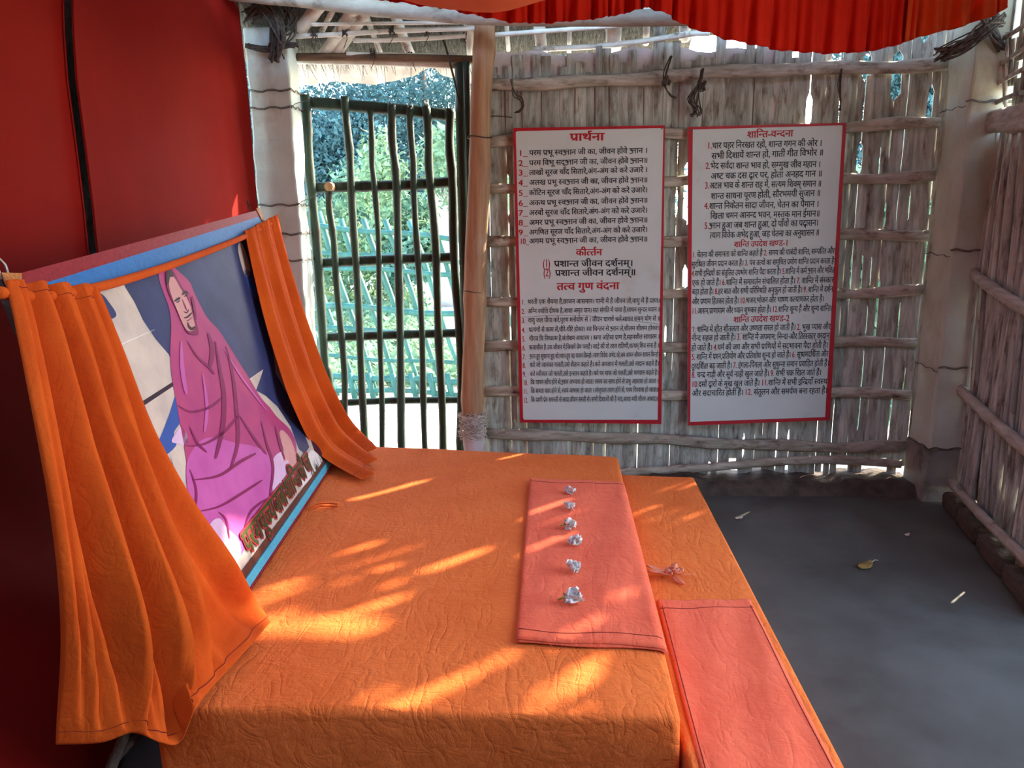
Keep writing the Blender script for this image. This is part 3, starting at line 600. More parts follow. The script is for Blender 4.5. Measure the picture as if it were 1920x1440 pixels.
for i in range(16000):
    y = q.uniform(7.4, 17); x = -y*.335+q.uniform(-1, 1)*(.1*y+.9); s = q.uniform(.04, .13); a = q.uniform(0, 6.28); hgt = q.uniform(.0, .3)*(q.random()**2)+.02
    p = np.array((x, y, -.05+hgt)); d = np.array((math.cos(a), math.sin(a), q.uniform(.2, 1.0)))*s; e = np.array((-math.sin(a), math.cos(a), 0))*s*.35
    b.add([p-d*.3, p+e, p+d, p-e], [(0, 1, 2, 3)], q.random())
tag(b.build('grass', M['leaf_pale'], fix=False), 'bright ground vegetation between the fence and the shrubs', 'grass', kind='stuff')

# ------------------------------------------------------------------ lettering
GL = {}
def glyph(ch, bold=.0):
    if (ch, bold) in GL: return GL[ch, bold]
    def mesh_of(s):
        c = bpy.data.curves.new('glyph', 'FONT'); c.body = s; c.resolution_u = 3; c.dimensions = '2D'; c.fill_mode = 'BOTH'
        o = bpy.data.objects.new('glyph', c); COL.objects.link(o); bpy.context.view_layer.update()
        me = o.to_mesh(); v = [(p.co.x, p.co.y) for p in me.vertices]; f = [tuple(p.vertices) for p in me.polygons]
        o.to_mesh_clear(); bpy.data.objects.remove(o); bpy.data.curves.remove(c); return v, f
    if bold: return glyph(ch)
    v, f = mesh_of(ch); aa = mesh_of('\u093e')[0]; va = mesh_of(ch+'\u093e')[0]
    adv = max(p[0] for p in va)-max(p[0] for p in aa) if va else .25
    adv = .259 if ch == '\u093f' else adv
    GL[ch, bold] = (v, f, adv); return GL[ch, bold]
def half(ch, bold):
    """half form: the letter cut off before its upright stem"""
    key = (ch+'half', bold)
    if key in GL: return GL[key]
    v, f, adv = glyph(ch, bold)
    if ch in 'कफ': cut = adv*.74
    else: cut = max(p[0] for p in v if p[1] < .02 and p[0] < adv+.05)-.092
    bm = bmesh.new(); B = [bm.verts.new((x, y, 0)) for x, y in v]
    for q in f:
        try: bm.faces.new([B[i] for i in q])
        except ValueError: pass
    bmesh.ops.bisect_plane(bm, geom=bm.verts[:]+bm.edges[:]+bm.faces[:], plane_co=(cut, 0, 0), plane_no=(1, 0, 0), clear_outer=True)
    bm.verts.index_update(); GL[key] = ([(p.co.x, p.co.y) for p in bm.verts], [tuple(p.index for p in q.verts) for q in bm.faces], cut); bm.free(); return GL[key]
def stroke(pts, wd):
    v = []; f = []
    for i in range(len(pts)-1):
        (x0, y0), (x1, y1) = pts[i], pts[i+1]; l = math.hypot(x1-x0, y1-y0)+1e-9; nx, ny = -(y1-y0)/l*wd/2, (x1-x0)/l*wd/2; ex, ey = (x1-x0)/l*wd*.25, (y1-y0)/l*wd*.25; k = len(v)
        v += [(x0+nx-ex, y0+ny-ey), (x0-nx-ex, y0-ny-ey), (x1-nx+ex, y1-ny+ey), (x1+nx+ex, y1+ny+ey)]; f.append((k, k+1, k+2, k+3))
    return v, f
def multi(strokes, wd):
    V = []; Fc = []
    for s in strokes:
        v, f = stroke(s, wd); k = len(V); V += v; Fc += [tuple(i+k for i in q) for q in f]
    return V, Fc
LIG = {'ज्ञ': ([[(0, .58), (.94, .58)], [(.79, .6), (.79, 0)], [(.08, .40), (.14, .47), (.27, .49), (.37, .43), (.34, .35), (.20, .32)], [(.20, .32), (.38, .28), (.46, .16), (.38, .02), (.22, -.06), (.04, .02)], [(.36, .31), (.54, .38), (.79, .34)]], .94),
       'क्ष': ([[(0, .58), (.90, .58)], [(.75, .6), (.75, 0)], [(.40, .58), (.40, .50), (.20, .50), (.15, .43), (.36, .36), (.16, .30), (.12, .18), (.26, .10), (.42, .18), (.42, .32), (.75, .34)], [(.40, .30), (.62, .08)]], .90)}
STEM = set('खगघचजझञणतथधनपबभमयलवशषसक फ')
def layout(text, bold=.012):
    """Devanagari line -> [(verts, faces, colour index)], width.  {..} switches to red"""
    out = []; x = 0.0; red = 0; i = 0; W = .085
    def put(g, dx=0, dy=0, s=1):
        out.append(([(x+dx+px*s, dy+py*s) for px, py in g[0]], g[1], red))
    cons = lambda c: 'क' <= c <= 'ह'
    while i < len(text):
        c = text[i]
        if c == '{': red = 1; i += 1; continue
        if c == '}': red = 0; i += 1; continue
        if c == ' ': x += .26; i += 1; continue
        if not cons(c):
            g = glyph(c, bold); put(g); x += g[2] if c not in '।॥' else g[2]*.9; i += 1; continue
        cl = [c]; i += 1
        while i+1 < len(text) and text[i] == '्' and cons(text[i+1]): cl.append(text[i+1]); i += 2
        signs = ''
        while i < len(text) and text[i] in 'ािीुूृेैोौंँः़्': signs += text[i]; i += 1
        reph = False
        if len(cl) > 1 and cl[0] == 'र': reph = True; cl = cl[1:]
        if 'ि' in signs:
            g = glyph('ि', bold); put(g); x += g[2]; signs = signs.replace('ि', '')
        k = 0; stem = None; base0 = x
        while k < len(cl):
            pair = '्'.join(cl[k:k+2])
            if pair in LIG:
                s_, adv = LIG[pair]; out.append(([(x+px, py) for px, py in multi(s_, W*.85)[0]], multi(s_, W*.85)[1], red)); stem = x+adv-.13; x += adv; k += 2; continue
            ch = cl[k]
            if k+1 < len(cl) and cl[k+1] == 'र':
                g = glyph(ch, bold); put(g); sx = x+(max([p[0] for p in g[0] if p[1] < .03 and p[0] < g[2]+.05] or [g[2]*.6])-W/2 if ch in STEM else g[2]*.55)
                v, f = stroke([(sx, .27), (sx-.24, .06)], W*.85); out.append((v, f, red)); x += g[2]; k += 2; continue
            if k+1 < len(cl):
                if ch in STEM: g = half(ch, bold); put(g); x += g[2]
                elif ch == 'द' and cl[k+1] in 'वधभम':
                    g = glyph('द', bold); put(g); g2 = glyph(cl[k+1], bold); put(g2, .18, -.22, .62); x += g[2]; k += 2; continue
                else: g = glyph(ch, bold); put(g); x += g[2]; put(glyph('्', bold), -.05)
                k += 1; continue
            g = glyph(ch, bold); put(g); x += g[2]; k += 1
        for sg in signs:
            g = glyph(sg, bold)
            dx = -.10 if sg in 'ुूृ' and cl[-1] in 'कफ' else (.0)
            put(g, dx); x += g[2] if sg in 'ाीोौः' else 0
        if reph:
            v, f = stroke([(x-.13, .62), (x-.22, .70), (x-.20, .80), (x-.10, .83), (x-.03, .79)], W*.8); out.append((v, f, red))
    return out, x
def write(targets, text, p0, p1, up, n, bold=.012, head=.60):
    """fit a line between the 3D base points p0 and p1; up = vector of one headline height"""
    lay, wdt = layout(text, bold); p0 = np.array(p0); ex = (np.array(p1)-p0)/wdt; ey = np.array(up)/head
    for k_, (dx, dy) in enumerate(((-bold, -bold*.4), (bold, -bold*.4), (-bold, bold*.4), (bold, bold*.4), (0, 0)) if bold < .05 else [(bold*math.cos(t), bold*math.sin(t)) for t in np.linspace(0, 6.283, 9)]):
        for g_, (v, f, red) in enumerate(lay): o = n*(1+.12*k_+.02*(g_ % 5)); targets[red].add([p0+ex*(a+dx)+ey*(c+dy)+o for a, c in v], f)

# ------------------------------------------------------------------ painted boards
SY = 4.425
def board(corners, inner, label, lines, crack):
    tl, tr, br, bl = [aY(x, y, SY) for x, y in corners]; itl, itr, ibr, ibl = [aY(x, y, SY) for x, y in inner]
    root = thing('prayer_board', (bl+br)/2+np.array((0, .012, 0)), label, 'sign board', 'painted prayer boards')
    b = MB(); b.prism([tl, tr, br, bl], (0, .018, 0)); panel = b.build('panel', M['sign'], root)
    b = MB(); e = np.array((0, -.0008, 0))
    for a, c, d, f in ((tl, tr, itr, itl), (tr, br, ibr, itr), (br, bl, ibl, ibr), (bl, tl, itl, ibl)): b.prism([a+e, c+e, d+e, f+e], (0, .0009, 0))
    b.build('red_border', M['sign_red'], panel)
    b = MB(); P = [aY(x, y, SY-.0004) for x, y in crack]; b.tube([pl(P, k/30)+np.array((0, 0, .0015*math.sin(k*1.7))) for k in range(31)], .0009, 4); b.build('crease_line', M['wire'], panel)
    tg = [MB(), MB()]
    for (text, x0, x1, yl, yr, h, bold) in lines:
        p0, p1 = aY(x0, yl, SY), aY(x1, yr, SY); up = aY(x0, yl-h, SY)-p0; up[0] = 0
        write(tg, text, p0, p1, up, np.array((0, -.0012, 0)), bold)
    tg[0].build('black_lettering', M['ink'], panel, fix=False); tg[1].build('red_lettering', M['ink_red'], panel, fix=False)
    b = MB()
    for x, y in corners:
        b = MB(); cx = sum(q[0] for q in corners)/4; cy = sum(q[1] for q in corners)/4
        c = aY(x+(6 if x < cx else -6), y+(6 if y < cy else -6), SY-.001); b.tube([c, c+np.array((0, -.004, 0))], .004, 8); b.build('nail_head', M['wire'], root)
    return root
S = 4.8
def z1(t, x0, x1, yl, yr, h, bo=.012, o=(950, 220)): return (t, o[0]+x0/S, o[0]+x1/S, o[1]+yl/S, o[1]+yr/S, h/S, bo)
L1 = [z1('{प्रार्थना}', 570, 876, 212, 207, 62, .03)]
T = ['परम प्रभू स्वज्ञान जी का, जीवन होवे ज्ञान ।', 'परम विभू सद्ज्ञान जी का, जीवन होवे ज्ञान॥', 'लाखों सूरज चाँद सितारे,अंग-अंग को करे उजारे ।', 'अलख प्रभू स्वज्ञान जी का, जीवन होवे ज्ञान॥',
     'कोटिन सूरज चाँद सितारे,अंग-अंग को करे उजारे।', 'अकथ प्रभू स्वज्ञान जी का, जीवन होवे ज्ञान॥', 'अरबों सूरज चाँद सितारे,अंग-अंग को करे उजारे।', 'अमर प्रभू स्वज्ञान जी का, जीवन होवे ज्ञान॥',
     'अगणित सूरज चाँद सितारे,अंग-अंग को करे उजारे।', 'अगम प्रभू स्वज्ञान जी का, जीवन होवे ज्ञान॥']
yl = [343, 433, 520, 610, 702, 793, 882, 970, 1057, 1137]; yr = [320, 410, 493, 585, 675, 768, 858, 945, 1032, 1117]
for i, t in enumerate(T):
    L1.append(z1('{%d_}' % (i+1), 106 if i < 9 else 118, 190 if i < 9 else 200, yl[i]+4, yl[i]+2, 44, .016)); L1.append(z1(t, 203, 1266, yl[i], yr[i], 42, .016))
L1 += [z1('{कीर्त्तन}', 624, 858, 1245, 1241, 54, .028), z1('{(1)}', 325, 394, 1350, 1349, 62, .01), z1('प्रशान्त जीवन दर्शनम्।', 426, 1135, 1345, 1338, 50, .022), z1('{(2)}', 330, 398, 1432, 1431, 62, .01), z1('प्रशान्त जीवन दर्शनम्॥', 436, 1158, 1428, 1420, 50, .022)]
o2 = (950, 500)
L1.append(z1('{तत्व गुण वंदना}', 452, 1012, 210, 202, 58, .03, o2))
T = ['धरती एक शैयया है,छाजन आसमान। पानी में है जीवन तो,वायु में है प्राण॥', 'अग्नि ज्योति दीपक है,आशा अमृत पान। सत संगति में पाया है,साधन सुन्दर ध्यान ॥', 'वायु जल पीया करें,पूरण मनोयोग से । जीवन धारायें चलें,साधन संयम योग से ॥', 'प्रत्यंगों से काम लें,धीरे-धीरे होकर। स्व चिन्तन से ज्ञान ले,शीलम शीलम होकर॥',
     'धीरज धि निष्काम है,संतोश्रम आधारम । क्षमा अहिंसा प्राण है,सहनशील साधारम ॥', 'क्षमाशील है उस जीवन में,जिसमें प्रेम पनाहै। जाड़े की वो तरल रातिणी,सत्यम् शिव सना है ॥', 'ज्ञान हुए सुशान्त हुए सो,ध्यान हुए वह पाचन किन्हो। त्याग विवेक अभेद रहे,जब आपन जीवन साधन किन्हो॥', 'करे जो जानकर गलती,उसे शैतान कहते है। करे अनजान में गलती,उसे नादान कहते हैं॥',
     'करे स्वीकार जो गलती,उसे इन्सान कहते है। करे पर माफ जो गलती,उसे भगवान कहते है॥', 'कि पाचन साँच होने से,ज्ञान अभ्यास हो जाता। समय का साथ होने से प्रभु अहसास हो जाता ॥', 'कि समता पास होने से, स्वयं आभास हो जाता । लोलुपता त्याग होने से, परम विश्वास हो जाता॥', 'कि प्राणी प्रेम समस्ती से सादा,जीवन सस्ती से। सभी दिशाओं की है नाद,आशा मयी जीवन आबाद॥']
yl = [335, 420, 503, 588, 668, 748, 828, 905, 985, 1060, 1138, 1218]; yr = [325, 403, 485, 570, 648, 728, 808, 890, 972, 1048, 1126, 1208]
xr = [1386, 1382, 1378, 1382, 1382, 1376, 1382, 1376, 1372, 1370, 1364, 1358]; xl = [190, 190, 194, 200, 202, 202, 206, 210, 212, 216, 218, 220]
for i, t in enumerate(T):
    L1.append(z1('{%d.}' % (i+1), 134+i*1.4, 164+i*1.4+(14 if i > 8 else 0), yl[i]+6, yl[i]+6, 40, .012, o2)); L1.append(z1(t, xl[i], xr[i], yl[i], yr[i], 37, .012, o2))
board([(962, 240), (1247, 235), (1240, 795), (975, 792)], [(967, 246), (1244, 240), (1240-7, 787), (981, 787)], 'white red-bordered board of numbered Hindi lines nearer the gate, headed by a short red word', L1, [(977, 595), (1030, 592), (1096, 592), (1137, 596), (1190, 602), (1240, 608)])
o3, o4 = (1280, 220), (1280, 500)
L2 = [z1('{शान्ति-वन्दना}', 578, 992, 185, 172, 54, .026, o3)]
T = [('{1.}चार पहर निरखत रहो, शान्त गगन की ओर ।', 218, 1250), ('सभी दिशायें शान्त हो, गातीं गीत विभोर ॥', 258, 1262), ('{2.}भेद सर्वदा शान्त भाव हो, सम्मुख जीव महान ।', 204, 1238), ('अष्ट चक्र दस द्वार पर, होता अनहद गान ॥', 252, 1250), ('{3.}अटल भाव के शान्त राह में, सत्यम शिवम् समान ॥', 198, 1244), ('शान्त साधना पूरण होती, सौरभमयी सुजान ॥', 252, 1236),
     ('{4.}शान्त निकेतन सादा जीवन, चेतन का पैमान ।', 192, 1222), ('खिला चमन आनन्द भवन, मस्तक मान ईमान॥', 248, 1230), ('{5.}ज्ञान हुआ जब शान्त हुआ, दो पाँवों का पद्मासन।', 194, 1218), ('त्याग विवेक अभेद हुआ, जड़ चेतना का अनुशासन ॥', 242, 1224)]
yl = [283, 375, 465, 557, 642, 737, 826, 914, 1003, 1090]; yr = [257, 342, 448, 532, 622, 707, 806, 892, 975, 1062]
for (t, a, c), y0, y1 in zip(T, yl, yr): L2.append(z1(t, a, c, y0, y1, 50, .017, o3))
L2.append(z1('{शान्ति उपदेश खण्ड-1}', 460, 952, 1168, 1155, 46, .022, o3))
T = [('{1.} चेतना की समानता को शान्ति कहते हैं {2.} समय की पाबंदी शान्ति, सम्पत्ति और', 84, 1366), ('सुरक्षित जीवन प्रदान करता है। {3.} पंच तत्वों का समुचित प्रयोग शान्ति प्रदान करता है।', 80, 1376)]
for (t, a, c), y0, y1 in zip(T, (1262, 1346), (1225, 1313)): L2.append(z1(t, a, c, y0, y1, 44, .016, o3))
T = [('{4.}सभी इन्द्रियों का संतुलित उपभोग शान्ति पैदा करता है। {5.}शान्ति में कर्म ज्ञान और भक्ति', 80, 1364, 88, 55), ('एक हो जाते हैं। {6.}शान्ति में समावर्तन संचालित होता है। {7.} शान्ति में संस्कार', 84, 1358, 172, 143), ('बड़ा होता है। {8.}हर बात और सभी परिस्थिति अनुकूल हो जाती है। {9.} शान्ति में दर्शन', 84, 1350, 252, 225),
     ('और प्रणाम हितकर होता है। {10.}भजन,भोजन और भाषण कल्याणकर होता है।', 84, 1268, 340, 312), ('{11.}आसन,प्राणायाम और ध्यान शुभकर होता है। {12.}शान्ति शून्य है और शून्य शान्ति।', 80, 1344, 425, 398), ('{शान्ति उपदेश खण्ड-2}', 456, 960, 502, 490),
     ('{1.} शान्ति में शीत शीतलता और उष्णता सरल हो जाती है। {2.} भूख प्यास और', 84, 1328, 590, 562), ('नीन्द सहज हो जाती है। {3.} शान्ति में अपमान, निन्दा और तिरस्कार वरदान', 80, 1320, 668, 645), ('हो जाते हैं। {4.}धर्म की जय और सभी प्राणियों में सदभावना पैदा होती है।', 78, 1304, 755, 730), ('{5.} शान्ति में प्रश्न,प्रतियोग और प्रतिशोध शून्य हो जाते हैं। {6.} सूक्ष्मदर्शिता और', 80, 1308, 838, 808),
     ('दूरदर्शिता बढ़ जाती है। {7.} इंगला-पिंगला और सुषुम्ना समान प्रवाहित होती है।', 78, 1314, 922, 892), ('{8.} चन्द्र नाड़ी और सूर्य नाड़ी खुल जाते हैं। {9.} सभी चक्र खिल जाते हैं।', 80, 1244, 1000, 975), ('{10.}दसों द्वारों के मुख खुल जाते हैं। {11.}शान्ति में सभी इन्द्रियाँ स्वस्थ', 78, 1298, 1084, 1056), ('और सदाचारित होती हैं। {12.} संतुलन और समर्पण बना रहता है।', 84, 1298, 1165, 1138)]
for t, a, c, y0, y1 in T: L2.append(z1(t, a, c, y0, y1, 46 if '{शा' not in t else 48, .016 if '{शा' not in t else .022, o4))
board([(1290, 238), (1587, 230), (1556, 788), (1290, 798)], [(1299, 243), (1580, 235), (1547, 782), (1294, 791)], 'white red-bordered board of denser Hindi paragraphs nearer the corner pillar', L2, [(1292, 613), (1353, 623), (1434, 627), (1509, 635), (1567, 637)])
# cracks along both boards
# ------------------------------------------------------------------ dais, low bench and folded cloths
PZ, BZ = .46, .37
def slab(name, corners, z0, z1, m, label, cat, r=.02, flare=.0, sag=.0):
    cx = sum(c[0] for c in corners)/4; cy = sum(c[1] for c in corners)/4
    root = thing(name, (cx, cy, 0), label, cat)
    b = MB(); nz = 10
    P = [(x, y, z1) for x, y in corners]; B = [(x+(x-cx)*flare, y+(y-cy)*flare, z0) for x, y in corners]
    b.add(P+B, [(0, 1, 2, 3), (7, 6, 5, 4)]+[(i, 4+i, 4+(i+1) % 4, (i+1) % 4) for i in range(4)])
    o = b.build('cloth_cover', m, root, smooth=True)
    bm = bmesh.new(); bm.from_mesh(o.data); bmesh.ops.bevel(bm, geom=[e for e in bm.edges if max(v.co.z for v in e.verts) > z0+.05], offset=r, segments=5, affect='EDGES', profile=.5)
    for it in range(6): 
        long_ = [e for e in bm.edges if e.calc_length() > .07]
        if long_: bmesh.ops.subdivide_edges(bm, edges=long_, cuts=1, use_grid_fill=True)
    for v in bm.verts:
        x, y, z = v.co
        if z > z1-.004: v.co.z += .0025*math.sin(9*x+3*y)+.002*math.sin(17*y-6*x)-.0015
        elif z < z1-.03:
            k = (z1-z)/(z1-z0); v.co.x += .008*k*math.sin(26*y+3*math.sin(7*y)); v.co.y += .008*k*math.sin(24*x+2*math.sin(9*x))
    for f in bm.faces: f.smooth = True
    bm.to_mesh(o.data); bm.free()
    return root
slab('dais', [(.282, 1.605), (.285, 3.60), (-1.13, 3.79), (-.985, 1.60)], .0, PZ, M['orange'], 'wide raised dais under a crumpled orange cloth', 'dais', .022)
slab('bench', [(.648, 1.0), (.643, 3.567), (.293, 3.60), (.293, 1.0)], .0, BZ, M['orange'], 'lower narrow bench under smooth orange cloth beside the dais', 'bench', .014)
def cloth(name, outline, zb, th, layers, m, label, group, roll=None, seed=1):
    """folded cotton: layers stacked, edges slightly uneven, hem seam"""
    root = thing(name, np.mean(np.array(outline), axis=0)*np.array((1, 1, 0))+np.array((0, 0, zb)), label, 'folded cloth', group); q = random.Random(seed)
    TL, TR, BR, BL = [np.array((*p[:2], 0)) for p in outline]
    for li in range(layers):
        sh = np.array((q.uniform(-.003, .003), q.uniform(-.004, .004)-.004*li*(li > 0), 0))*(0 if li == layers-1 else 1)
        z0 = zb+th*li/layers; t = th/layers
        def top(u, v):
            p = lerp(lerp(TL, TR, u), lerp(BL, BR, u), v)+sh
            p[1] += .004*math.sin(u*9+li)*(v > .95)+.003*math.sin(u*13+1)*(v < .05)
            e = min(u, 1-u, v, 1-v); p[2] = z0+t*(1 if e > .004 else .45)+(.0018*math.sin(13*u+7*v)+.0022*math.sin(8*v+5*u*u))*min(1, e*8)*(li == layers-1)
            if roll and u > .93:
                k = (u-.93)/.07; p[2] -= roll*k*k
            return p
        b = MB(); nu, nv = 46, 70
        b.grid(top, nu, nv)
        bot = [(x, y, z0 if not roll or i % (nu+1) < nu*.93 else min(z0, zz-.003)) for i, (x, y, zz) in enumerate(b.v)]
        n = len(b.v); ring = [i for i in range(nu)]+[nu+(nu+1)*j for j in range(nv)]+[(nu+1)*nv+nu-i for i in range(nu)]+[(nu+1)*(nv-j) for j in range(nv)]
        b.v += bot; b.f += [(ring[i], ring[(i+1) % len(ring)], ring[(i+1) % len(ring)]+n, ring[i]+n) for i in range(len(ring))]; b.c += [.5]*len(ring); b.mi += [0]*len(ring)
        b.build('cloth_layer', m, root, smooth=True)
    return root, top
c1, top1 = cloth('folded_cloth', [aZ(994, 896, PZ+.016), aZ(1171, 902, PZ+.016), aZ(1252, 1213, PZ+.014), aZ(968, 1197, PZ+.016)], PZ+.001, .016, 3, M['salmon'], 'folded salmon cloth on the dais carrying a row of white flowers', 'folded salmon cloths', roll=.012)
c2, top2 = cloth('folded_cloth', [aZ(1232, 1124, BZ+.006), aZ(1406, 1122, BZ+.006), aZ(1612, 1525, BZ+.006), aZ(1335, 1525, BZ+.006)], BZ+.001, .006, 1, M['salmon'], 'flat salmon cloth lying on the lower bench', 'folded salmon cloths', seed=4)
def topseam(root, top, pts, r=.0011):
    b = MB(); b.tube([np.array(top(u, v))+np.array((0, 0, .0004)) for u, v in pts], r, 5); b.build('hem_stitching', M['thread'], [o for o in root.children if o.name.startswith('cloth_layer')][-1])
topseam(c1, top1, [(u, .035+.006*math.sin(u*5)) for u in np.linspace(.01, .98, 40)]); topseam(c1, top1, [(u, .965+.004*math.sin(u*6)) for u in np.linspace(.01, .98, 40)])
topseam(c2, top2, [(u, .065+.004*math.sin(u*6)) for u in np.linspace(.01, .99, 40)]); topseam(c2, top2, [(.035, v) for v in np.linspace(.05, .99, 50)])
topseam(c2, top2, [(.965+.006*math.sin(v*9), v) for v in np.linspace(.05, .99, 50)])
# loose frayed threads at the folded end
b = MB(); q = random.Random(3)
for u in (.97, .985, .55, .2): 
    p = np.array(top1(u, .995)); b.tube([p, p+np.array((q.uniform(0, .01), -.008, .001)), p+np.array((q.uniform(0, .02), -.018, -.012))], .0007, 4)
b.build('loose_threads', M['salmon'], c1)

# ------------------------------------------------------------------ flowers
def petal(b, c, axis, side, L, Wd, curl, q, col=.5):
    axis = np.array(axis)/np.linalg.norm(axis); side = np.array(side)-axis*np.dot(side, axis); side /= np.linalg.norm(side)+1e-9; nrm = np.cross(axis, side); ph = q.random()*6; k1 = q.uniform(-1, 1)
    def f(u, v):
        wv = Wd*math.sin(math.pi*min(1, .12+.80*v))**.7*(u-.5)
        return np.array(c)+axis*L*v*(1-.25*curl*v)+side*wv+nrm*(L*curl*v*v*.6+.12*Wd*math.sin(9*u+7*v+ph)+.10*Wd*k1*math.sin(14*u*v+ph)-.5*Wd*(2*u-1)**2*.5)
    b.grid(f, 6, 7, col)
def white_flower(px, py, size, label, seed, stemlen=0, buds=False, flat=.8):
    q = random.Random(seed); z = PZ+.0185; c = aZ(px, py, z); root = thing('white_flower', c, label, 'flower', 'white flowers on the folded cloth')
    b = MB(); n = 13 if not buds else 26
    for i in range(n):
        a = q.uniform(0, 6.28); el = q.uniform(-.05, 1.2); d = np.array((math.cos(a)*math.cos(el), math.sin(a)*math.cos(el), math.sin(el)*flat+.02))
        s = size*(.5 if buds else 1)*q.uniform(.7, 1.05); o = np.array(c)+np.array((0, 0, size*.22))+(np.array((q.uniform(-.5, .5), q.uniform(-.4, .4), q.uniform(-.1, .4)))*size*.6 if buds else 0)
        petal(b, o, d, np.cross(d, (q.uniform(-1, 1), q.uniform(-1, 1), .8)), s*.62, s*.72, q.uniform(-.7, 1.0), q, q.random())
    b.v = [(x, y, max(zz, z+.0006)) for x, y, zz in b.v]
    b.build('petals', M['petal_white'], root, smooth=True, solid=.0005)
    if stemlen:
        b = MB(); p = np.array(c)+np.array((-size*.35, 0, size*.3)); b.tube([p, p+np.array((-stemlen*.5, -.004, .004)), p+np.array((-stemlen, -.002, -.004))], [.0045, .004, .003], 8)
        b.tube([p+np.array((-.004, .004, .004)), p+np.array((-stemlen*.4, .012, .012))], [.004, .0015], 6)
        b.build('calyx', M['stalk'], root, smooth=True)
    return root
ords = ['smallest white flower at the far end of the row', 'knobbly white flower cluster second from the far end', 'creased white flower third from the far end', 'smooth white petal heap fourth from the far end', 'rounded white flower second from the near end', 'large white flower with green calyx at the near end']
for i, (px, py, s, st, bd) in enumerate(((1067, 926, .042, .0, 0), (1069, 957, .046, 0, 1), (1070, 992, .047, .022, 0), (1078, 1022, .05, 0, 0), (1074, 1072, .052, 0, 0), (1076, 1132, .058, .026, 0))):
    white_flower(px, py, s, ords[i]+' on the salmon cloth', 300+i, st, bd, flat=(.9 if i != 3 else .6))
z = BZ+.004; c = aZ(1255, 1083, z); sf = thing('salmon_flower', c, 'wilted salmon flower with long stamen on the orange bench', 'flower'); q = random.Random(9)
b = MB()
for i in range(12):
    a = q.uniform(-1.2, 1.6); d = np.array((math.cos(a), math.sin(a), q.uniform(.0, .7))); petal(b, np.array(c)+np.array((q.uniform(-.015, .02), q.uniform(-.012, .014), .014)), d, np.cross(d, (q.uniform(-1, 1), .2, 1)), q.uniform(.03, .05), q.uniform(.026, .04), q.uniform(-.5, .7), q, q.random())
for i in range(5):
    d = np.array((-1, q.uniform(-.2, .35), q.uniform(.0, .25))); petal(b, np.array(c)+np.array((.005, q.uniform(-.008, .008), .012)), d, (0, 1, q.uniform(-.5, .5)), q.uniform(.06, .085), .018, q.uniform(-.2, .2), q, q.random())
d = np.array((.55, -.8, .0)); petal(b, np.array(c)+np.array((.01, -.008, .01)), d, (1, .7, .2), .055, .022, -.1, q)
b.v = [(x, y, max(zz, z+.0006)) for x, y, zz in b.v]
b.build('petals', M['petal_salmon'], sf, smooth=True, solid=.0005)
b = MB(); p = np.array(c)+np.array((.025, 0, .012)); b.tube([p, p+np.array((.03, .002, -.002)), p+np.array((.055, .004, 0))], [.0018, .0014, .0012], 6); b.tube([p+np.array((.053, .004, 0)), p+np.array((.06, .005, .001))], [.0025, .002], 6); b.build('stamen', M['petal_salmon'], sf, smooth=True)
b = MB(); p = np.array(c)+np.array((-.026, .024, .014)); b.tube([p, p+np.array((-.010, .006, .004))], [.006, .004], 8); b.build('calyx', M['stalk'], sf, smooth=True)
b = MB(); petal(b, np.array(c)+np.array((-.004, -.004, .034)), (.4, -.7, -.1), (1, .5, 0), .018, .01, .2, q); b.build('pale_petal', M['petal_white'], sf, smooth=True)

# ------------------------------------------------------------------ dry leaves and bits on the floor
def dry(px, py, L, Wd, ang, m, label, seed, curl=.3, stem=.0):
    q = random.Random(seed); c = aZ(px, py, .008); root = thing('dry_leaf', c, label, 'dry leaf', 'dry leaves on the floor'); b = MB()
    d = np.array((math.cos(ang), math.sin(ang), 0)); petal(b, np.array(c)-d*L/2+np.array((0, 0, .004)), d, (-d[1], d[0], 0), L, Wd, curl, q); b.v = [(x, y, max(zz, .0075)) for x, y, zz in b.v]
    b.build('blade', m, root, smooth=True, solid=.0008)
    if stem: b = MB(); p = np.array(c)+d*L*.4+np.array((0, 0, .006)); b.tube([p, p+d*stem*.6+np.array((0, 0, .008)), p+d*stem], [.0018, .0015, .001], 6); b.build('leaf_stalk', M['dry_pale'], root, smooth=True)
dry(1622, 1060, .085, .055, .5, M['dry_leaf'], 'brown dry leaf with pale stalk lying on the floor near the cane wall', 1, .25, .05)
dry(1386, 971, .05, .02, .45, M['dry_pale'], 'small pale dry leaf on the floor just beyond the bench', 2, .2, .02)
dry(1701, 1003, .028, .02, .3, M['dry_pale'], 'tiny whitish leaf scrap on the floor before the corner pillar', 3, .3)

